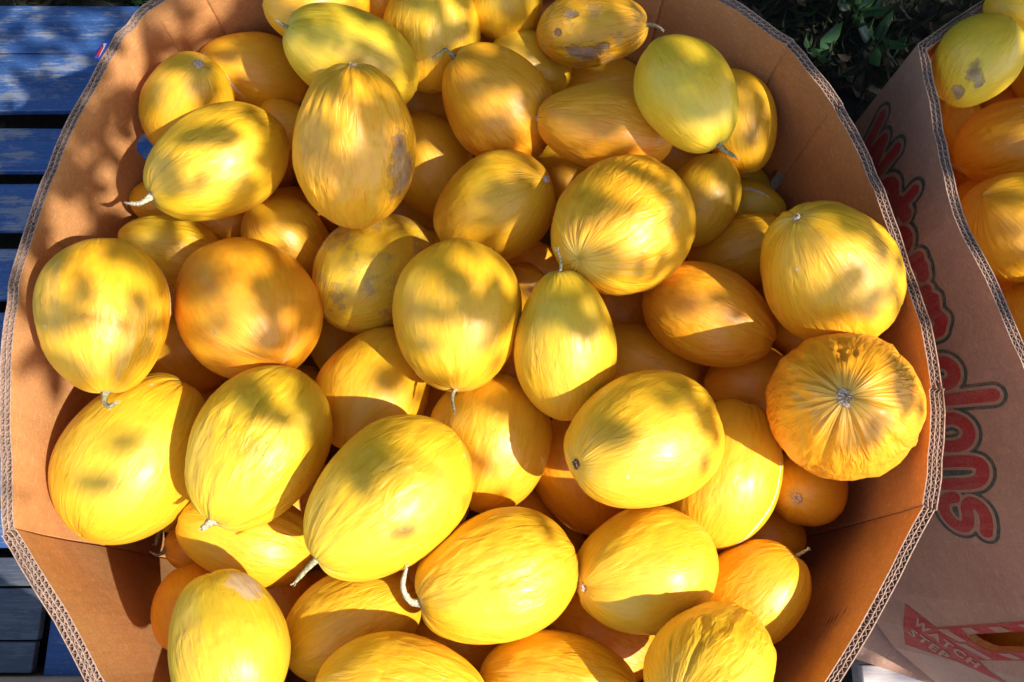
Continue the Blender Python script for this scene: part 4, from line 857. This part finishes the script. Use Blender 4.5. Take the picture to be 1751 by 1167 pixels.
# ---- little sticker folded over the rim of the first bin and scuffs on its inner wall
i_st = 3
def sticker():
    a, b = RA[3], RA[4]
    T = (b-a)/np.linalg.norm(b-a); N = NA[3]; c = RA[3]*.75+RA[2]*.25
    def P(s, off, z): q = c+T*s+N*off; return (q[0], q[1], z)
    z = RIM+.0045
    V = [P(-.014, .0086, z), P(.012, .0086, z), P(.008, .016, z-.004), P(-.003, .024, z-.012), P(-.014, .0086, z-.0008), P(.012, .0086, z-.0008), P(.008, .016, z-.0048), P(-.003, .024, z-.0128)]
    # a torn pentagon of glossy label
    V = [P(-.018, .004, z), P(.014, .004, z), P(.016, .012, z-.001), P(.002, .022, z-.010), P(-.018, .012, z-.003)]
    F = [(0, 1, 2, 3, 4)]
    o = mesh_obj('sticker', V, F, simple('sticker_blue', (.06, .07, .40), .35, .1), binA)
    md = o.modifiers.new('s', 'SOLIDIFY'); md.thickness = .0004
    cen = np.mean(V, axis=0)
    W_ = [tuple(cen+(np.array(v)-cen)*.74+np.array([0, 0, .0009])) for v in V]
    w = mesh_obj('sticker_face', W_, F, simple('sticker_white', (.78, .78, .82), .35, .05), o)
    rr = [tuple(np.array(W_[1])*.75+cen*.25+np.array([0, 0, .0006])), tuple(np.array(W_[2])*.9+cen*.1+np.array([0, 0, .0006])), tuple(np.array(W_[4])*.8+cen*.2+np.array([0, 0, .0006])), tuple(np.array(W_[0])*.55+cen*.45+np.array([0, 0, .0006]))]
    mesh_obj('sticker_red_band', rr, [(0, 1, 2, 3)], simple('sticker_red', (.62, .03, .04), .35, .05), o)
sticker()
for (x, y, z, l) in [(.4160, -.0720, .905, .016), (.4120, -.0788, .888, .024), (.4090, -.083, .878, .020), (.4075, -.085, .868, .022)]:
    best = None
    i = 31
    # nearest wall line at this height
    f = (RIM-z)/(RIM-FLOOR)
    RR = RA*(1-f)+np.array(BASE_A)*f
    k = min(range(29, 36), key=lambda k: np.linalg.norm((RR[k]+RR[k+1])/2-np.array([x, y])))
    a, b = RR[k], RR[k+1]; T = (b-a)/np.linalg.norm(b-a); c = a+T*np.dot(np.array([x, y])-a, T); N = -NA[k]*.0125
    V = [(c[0]-T[0]*l/2+N[0], c[1]-T[1]*l/2+N[1], z), (c[0]+N[0], c[1]+N[1], z-.0016), (c[0]+T[0]*l/2+N[0], c[1]+T[1]*l/2+N[1], z+.001), (c[0]+N[0], c[1]+N[1], z+.0016)]
    mesh_obj('scuff_mark', V, [(0, 1, 2, 3)], M_SCUFF, binA)

# ---------------------------------------------------------------- melons
def frame(ax):
    ax = np.array(ax, float); ax /= np.linalg.norm(ax)
    h = np.array([1., 0, 0]) if abs(ax[0]) < .8 else np.array([0, 1., 0])
    u = np.cross(ax, h); u /= np.linalg.norm(u); return u, np.cross(ax, u), ax

def melon_shape(a, b, wr, seed, point, nu, nv):
    """returns function (theta, zn) -> radius scale plus vertex grid"""
    th = np.arange(nu)*2*math.pi/nu
    ph = np.linspace(0, math.pi, nv+1)[1:-1]
    TH, PH = np.meshgrid(th, ph)
    return TH.ravel(), PH.ravel()

def melon_r(TH, PH, a, b, wr, seed, point):
    """surface point (local metres) of the melon at angle TH and polar angle PH (0 = stem end)"""
    z = np.cos(PH); r = np.sin(PH)
    k = 1-.045*z*(1-z*z)*4*.5
    if point: k = k*(1-.16*point*np.clip(z, 0, 1)**2*(1-np.clip(z, 0, 1)*.2))
    c, s = np.cos(TH), np.sin(TH)
    o = seed*3.7
    n1 = vnoise(c*1.1+o, s*1.1+5, z*1.2+o)                     # lumpy
    wp = z*2.0+.9*vnoise(c*2+o, s*2, z*2+9)
    n2 = vnoise(c*5.2+o, s*5.2+2, wp+o)                        # broad ribs
    n3 = vnoise(c*11+o, s*11+7, wp*2.2+o)                      # wrinkles
    n4 = vnoise(c*20+o, s*20+3, wp*3.5+o)
    sw = np.sin(PH)**.6
    poles = 1+1.6*np.clip(z, 0, 1)**5
    rid = (1-2*np.abs(n3))
    am = .35+.95*np.clip(.5+.9*vnoise(c*1.7+o, s*1.7+8, z*1.9+o+3), 0, 1)
    d = .0036*n1+sw*(wr+.06)*poles*am*(.0019*n2+.0012*rid+.0004*n4)
    R = b*r*k+d*r/np.maximum(r, .25)
    Z = a*z+d*z*.6
    # dimple round the stem, faint bump at the blossom end
    Z = Z-.0035*np.exp(-(PH/.14)**2)+.0014*np.exp(-((math.pi-PH)/.06)**2)*-1
    return np.c_[R*c, R*s, Z]

def build_melon(rec, seed, nu=126, nv=84, buried=False):
    label, which, C, a, b, ax, tone, wr, ex = rec
    point = ex.get('point', 0)
    TH, PH = melon_shape(a, b, wr, seed, point, nu, nv)
    V = melon_r(TH, PH, a, b, wr, seed, point)
    top = melon_r(np.zeros(1), np.zeros(1), a, b, wr, seed, point)*[[0, 0, 1]]
    bot = melon_r(np.zeros(1), np.full(1, math.pi), a, b, wr, seed, point)*[[0, 0, 1]]
    V = np.r_[V, top, bot]; n = len(V)
    me = bpy.data.meshes.new('melon')
    rows = nv-1
    F = []
    j = np.arange(nu); j2 = (j+1) % nu
    quads = np.concatenate([np.c_[r*nu+j, (r+1)*nu+j, (r+1)*nu+j2, r*nu+j2] for r in range(rows-1)])
    F = quads.tolist()+[(n-2, int(q), int(p)) for q, p in zip(j, j2)]+[(n-1, int((rows-1)*nu+p), int((rows-1)*nu+q)) for q, p in zip(j, j2)]
    me.from_pydata(V.tolist(), [], F)
    me.polygons.foreach_set('use_smooth', [True]*len(me.polygons))
    PHa = np.r_[PH, 0, math.pi]; THa = np.r_[TH, 0, 0]
    mc = np.c_[np.cos(THa)+seed*1.7, np.sin(THa)+seed*.9, np.cos(PHa)+seed*2.3]
    mc[-2:, :2] = [[seed*1.7, seed*.9]]*2
    U = np.c_[np.sin(PHa)*np.cos(THa), np.sin(PHa)*np.sin(THa), np.cos(PHa)]
    def attr(nm, typ, data):
        at = me.attributes.new(nm, typ, 'POINT')
        at.data.foreach_set('vector' if typ == 'FLOAT_VECTOR' else 'value', np.asarray(data, 'f').ravel())
    attr('mc', 'FLOAT_VECTOR', mc)
    attr('qual', 'FLOAT_VECTOR', np.tile([tone, wr, ex.get('dirt', 0)], (n, 1)))
    br = np.zeros(n)
    for x, y, z, rr in ex.get('bruise', []):
        d = np.linalg.norm(U-np.array([x, y, z]), axis=1); br = np.maximum(br, np.clip(1-d/(rr*2), 0, 1))
    pale = ex.get('palebruise', 0)
    attr('bruise', 'FLOAT', br*(0 if pale else 1))
    attr('pale', 'FLOAT', br*(1 if pale else 0))
    attr('pole', 'FLOAT', np.cos(PHa))
    me.materials.append(M_MELON)
    o = bpy.data.objects.new('melon', me); col.objects.link(o)
    u, v, w = frame(ax)
    o.matrix_world = Matrix(((u[0], v[0], w[0], C[0]), (u[1], v[1], w[1], C[1]), (u[2], v[2], w[2], C[2]), (0, 0, 0, 1)))
    tag(o, label, 'melon', 'yellow melons heaped in the bins' if not buried else 'melons buried in the bins')
    # ---- stem
    if 'stem' in ex:
        P = [Vector(p) for p in ex['stem']]
        P[0] = Vector((0, 0, top[0, 2]-.003))
        sw = ex['sw']*.0031
        pts = [P[0]]
        for i in range(len(P)-1):
            p0 = P[max(i-1, 0)]; p1 = P[i]; p2 = P[i+1]; p3 = P[min(i+2, len(P)-1)]
            for k in range(1, 5):
                t = k/4
                pts.append(.5*((2*p1)+(-p0+p2)*t+(2*p0-5*p1+4*p2-p3)*t*t+(-p0+3*p1-3*p2+p3)*t**3))
        m = len(pts); rad = []
        for i in range(m):
            t = i/(m-1)
            rr = sw*(1.0-.45*t)*(1+.9*math.exp(-(t/.13)**2))*(1+.12*math.sin(i*2.1+seed))
            if t > .92: rr *= .75
            rad.append(rr)
        SV, SF = tube(pts, rad, 12)
        SV = [tuple(Vector(c_)+(Vector(c_)-pts[i_//12])*(.16 if i_ % 2 else -.10)) for i_, c_ in enumerate(SV)]
        so = mesh_obj('stem', SV, SF, M_STEM_PALE if ex['sw'] > 1.25 else M_STEM, o, True)
        # frayed fibres at the cut end
        e = pts[-1]; d = (pts[-1]-pts[-3]).normalized(); FV, FF = [], []
        rr_ = random.Random(seed)
        for q in range(5):
            dd = (d+Vector((rr_.uniform(-.6, .6), rr_.uniform(-.6, .6), rr_.uniform(-.6, .6)))).normalized()*.006
            a1, b1 = tube([e-d*.001, e+dd*.6, e+dd+Vector((rr_.uniform(-1, 1), rr_.uniform(-1, 1), 0))*.0015], [.0007, .0005, .0002], 4)
            FF += [tuple(i+len(FV) for i in f) for f in b1]; FV += a1
        mesh_obj('frayed_tip', FV, FF, M_STEM_PALE, so)
    # ---- scars at a pole
    if 'scar' in ex:
        kind = ex['scar']; e = ex.get('send', 1)
        rad = {'round': .0078, 'dry': .0052, 'dark': .0060, 'rough': .0115}[kind]
        zp = top[0, 2] if e == 1 else bot[0, 2]
        V2, F2 = [], []
        rr_ = random.Random(seed+9)
        rings = [(0, .0016), (.35, .0020), (.7, .0022), (.9, .0014), (1.0, -.0012), (1.05, -.004)]
        for q, (rf, dz) in enumerate(rings):
            for i in range(20):
                aa = 2*math.pi*i/20
                jr = 1+({'round': .04, 'dry': .22, 'dark': .25, 'rough': .25}[kind])*rr_.uniform(-1, 1)*(rf > .2)
                jz = ({'round': .0002, 'dry': .0009, 'dark': .0008, 'rough': .0022}[kind])*rr_.uniform(-1, 1)
                R_ = rad*rf*jr
                # follow the skin
                dome = (a*(1-math.sqrt(max(0, 1-(R_/b)**2))))
                V2.append((R_*math.cos(aa), R_*math.sin(aa), zp+e*(dz+jz+(.0018 if e == 1 else .001))-e*dome*.9))
        for q in range(len(rings)-1):
            for i in range(20): F2.append((q*20+i, q*20+(i+1) % 20, (q+1)*20+(i+1) % 20, (q+1)*20+i))
        F2.append(tuple(range(20)))
        mesh_obj('scar', V2, F2, M_SCAR_DARK if kind == 'dark' else M_SCAR, o)
    # ---- pale scratches
    if 'streak' in ex:
        S = [np.array(p) for p in ex['streak']]
        dirs = []
        for i in range(len(S)-1):
            for k in range(10): q = S[i]*(1-k/10)+S[i+1]*(k/10); dirs.append(q/np.linalg.norm(q))
        dirs.append(S[-1]/np.linalg.norm(S[-1]))
        rr_ = random.Random(seed+3); pts = []
        for i, q in enumerate(dirs):
            t = i/(len(dirs)-1)
            pp = melon_r(np.array([math.atan2(q[1], q[0])]), np.array([math.acos(max(-1, min(1, q[2])))]), a, b, wr, seed, point)[0]
            pts.append((Vector(pp), Vector((q[0]/b, q[1]/b, q[2]/a)).normalized()))
        V2, F2 = [], []
        for i, (p, nrm) in enumerate(pts):
            t = i/(len(pts)-1)
            d = (pts[min(i+1, len(pts)-1)][0]-pts[max(i-1, 0)][0]).normalized(); sd = d.cross(nrm).normalized()
            wdt = .0022*math.sin(math.pi*min(1, t*.96+.02))**.6*(.55+.9*rr_.random())
            sh = (rr_.random()-.5)*.001
            V2 += [tuple(p+sd*(sh+wdt)+nrm*.00015), tuple(p+sd*sh+nrm*.0006), tuple(p+sd*(sh-wdt)+nrm*.00015)]
        for i in range(len(pts)-1):
            for j in (0, 1): F2.append((i*3+j, i*3+j+1, i*3+j+4, i*3+j+3))
        mesh_obj('scratch', V2, F2, M_SCRATCH, o, True)
    return o

for i, rec in enumerate(MELONS): build_melon(rec, i+1)
for i, (which, C, a, b, ax, tone) in enumerate(BURIED):
    build_melon(('yellow melon buried deep in the %s-hand bin beneath the heap' % ('left' if which == 1 else 'right'), which, C, a, b, ax, tone, .2, {}), 200+i, 40, 26, True)

# ---------------------------------------------------------------- shade tree standing off to the right
def density(x, y):
    """share of sunlight the crown takes away at a spot of the bins' rim height"""
    gx = np.array([-.95, -.66, -.43, -.2, .02, .25, .47, .65, .95, 1.4]); gy = np.array([-.25, -.09, .04, .19, .32, .48, .68, .95, 1.4])
    G = np.array([[.0, .0, .0, .0, .0, .0, .0, .30, .5, .5],
                  [.0, .0, .0, .0, .0, .0, .0, .40, .5, .5],
                  [.0, .05, .02, .03, .05, .04, .0, .50, .6, .6],
                  [.34, .36, .18, .30, .28, .22, .14, .62, .6, .6],
                  [.64, .62, .60, .68, .70, .55, .30, .66, .65, .65],
                  [.6, .64, .66, .68, .68, .66, .62, .72, .75, .7],
                  [.45, .52, .68, .72, .72, .80, .96, .78, .78, .8],
                  [.45, .58, .70, .76, .84, .96, .99, .97, .95, .9],
                  [.6, .7, .9, .95, .99, .99, .99, .99, .95, .95]])
    xi = np.clip(np.searchsorted(gx, x)-1, 0, len(gx)-2); yi = np.clip(np.searchsorted(gy, y)-1, 0, len(gy)-2)
    fx = np.clip((x-gx[xi])/(gx[xi+1]-gx[xi]), 0, 1); fy = np.clip((y-gy[yi])/(gy[yi+1]-gy[yi]), 0, 1)
    return (G[yi, xi]*(1-fx)*(1-fy)+G[yi, xi+1]*fx*(1-fy)+G[yi+1, xi]*(1-fx)*fy+G[yi+1, xi+1]*fx*fy)

def shade_tree():
    t = empty('shade_tree', (3.1, 2.6, 0))
    tag(t, 'leafy tree standing outside the picture that throws dappled shade over the bins', 'tree')
    S = np.array(SUN)
    def loc(p): return np.array(p)-np.array([3.1, 2.6, 0])
    V, F = tube([loc(p) for p in ((3.1, 2.6, 0), (3.12, 2.58, .6), (3.02, 2.5, 1.5), (3.05, 2.3, 2.6), (2.9, 1.9, 3.6), (2.7, 1.3, 4.4))], [.22, .17, .14, .12, .09, .05], 14)
    mesh_obj('trunk', V, F, M_BARK, t, True)
    for pts in ([(3.05, 2.3, 2.6), (2.7, 1.7, 3.3), (2.45, 1.0, 3.75), (2.3, .45, 4.0)], [(2.9, 1.9, 3.6), (2.2, 1.6, 4.0), (1.6, 1.35, 4.1)], [(3.02, 2.5, 1.5), (3.6, 2.3, 2.6), (3.9, 1.5, 3.4)]):
        V, F = tube([loc(p) for p in pts], list(np.linspace(.07, .02, len(pts))), 10)
        mesh_obj('limb', V, F, M_BARK, t, True)
    # leaves, in small sprays
    r = np.random.default_rng(21)
    x0, x1, y0, y1 = -1.7, 2.3, -.6, 2.4
    area = (x1-x0)*(y1-y0); leaf_a = .00135
    n = int(area/leaf_a*5.0)
    xy = np.c_[r.uniform(x0, x1, n), r.uniform(y0, y1, n)]
    sp = .6*vnoise(xy[:, 0]*11+3, xy[:, 1]*11, xy[:, 0]*0)+.7*vnoise(xy[:, 0]*24+3, xy[:, 1]*24, xy[:, 0]*0+5)          # clumps and gaps
    f = density(xy[:, 0], xy[:, 1])
    f = np.clip(f, 0, .99)
    lam = -np.log(1-f)*(1+.75*sp*(f < .9))*1.15
    keep = r.random(n) < lam/5.0
    xy = xy[keep]; n = len(xy)
    tt = r.uniform(2.0, 3.2, n)
    P = np.c_[xy, np.full(n, RIM-.03)]+S[None]*tt[:, None]-loc((0, 0, 0))*0
    P = P-np.array([3.1, 2.6, 0])
    D = unit(r.normal(size=(n, 3))); N0 = unit(S[None]+r.normal(0, .45, (n, 3))); U = unit(np.cross(D, N0)); D = unit(np.cross(N0, U))
    L = r.uniform(.042, .080, n)
    V, F = leaf_arrays(P-D*(L*.5)[:, None], D, U, L, L*r.uniform(.42, .6, n), .3)
    o = fast_mesh('crown', V, F, M_CANOPY, t); o['kind'] = 'stuff'
    # twigs
    FV, FF = [], []
    sel = r.choice(n, 260, replace=False)
    for i in sel:
        p = Vector(P[i]); q = p+Vector(r.normal(0, .12, 3)); m = (p+q)/2+Vector(r.normal(0, .02, 3))
        a, b = tube([p, m, q], [.002, .003, .0035], 5)
        FF += [tuple(k+len(FV) for k in fc) for fc in b]; FV += a
    tw = mesh_obj('twigs', FV, FF, M_BARK, t); tw['kind'] = 'stuff'
shade_tree()

def added_hedge():  # foliage wall added out of view to block sky light from the north
    t = empty('added_hedge', (.6, 3.3, 0)); tag(t, 'tall dense greenery added behind the bins, outside the picture, to block sky light', 'added_hedge')
    r = np.random.default_rng(8); n = 26000
    P = np.c_[r.uniform(-4.5, 4.5, n), r.normal(0, .55, n), r.uniform(0, 4.2, n)]
    P[:, 1] -= np.clip(P[:, 2]-1.6, 0, 2)*.55*r.random(n)          # the top leans over towards the bins
    P[:, 1] += .25*vnoise(P[:, 0]*1.3, P[:, 2]*1.3, P[:, 0]*0)
    D = unit(r.normal(size=(n, 3))+np.array([0, -.4, -.3])); U = unit(np.cross(D, r.normal(size=(n, 3)))); L = r.uniform(.10, .19, n)
    V, F = leaf_arrays(P, D, U, L, L*.6, .3)
    o = fast_mesh('foliage', V, F, M_CANOPY, t); o['kind'] = 'stuff'
    for i in range(9):
        x = -4+i*1.0
        V, F = tube([(x, 0, 0), (x+.05, .05, 1.2), (x-.06, -.1, 2.6), (x+.1, -.2, 3.6)], [.06, .05, .035, .015], 8)
        mesh_obj('trunk', V, F, M_BARK, t, True)
added_hedge()

# ---------------------------------------------------------------- slatted box added out of view to shade the lower left planks
def shade_crate():
    t = empty('added_wooden_crate', (-.72, -.60, 0)); tag(t, 'tall slatted wooden box added outside the picture to shade the lower left planks', 'shade_crate')
    x0, x1, y0, y1, h = -.30, .24, -.22, .20, .99
    for x in (x0, x1):
        for y in (y0, y1): bm_obj('post', box(x-.02, x+.02, y-.02, y+.02, 0, h, .002), M_BROWN, t)
    for k in range(8):
        z = .03+k*.12
        for (a, b, c, d) in ((x0, x1, y0-.034, y0-.022), (x0, x1, y1+.022, y1+.034), (x0-.034, x0-.022, y0, y1), (x1+.022, x1+.034, y0, y1)):
            bm_obj('slat', box(a, b, c, d, z, z+.095, .001), M_BROWN, t)
    bm_obj('lid', box(x0-.03, x1+.03, y0-.03, y1+.03, h+.001, h+.015, .001), M_BROWN, t)
shade_crate()
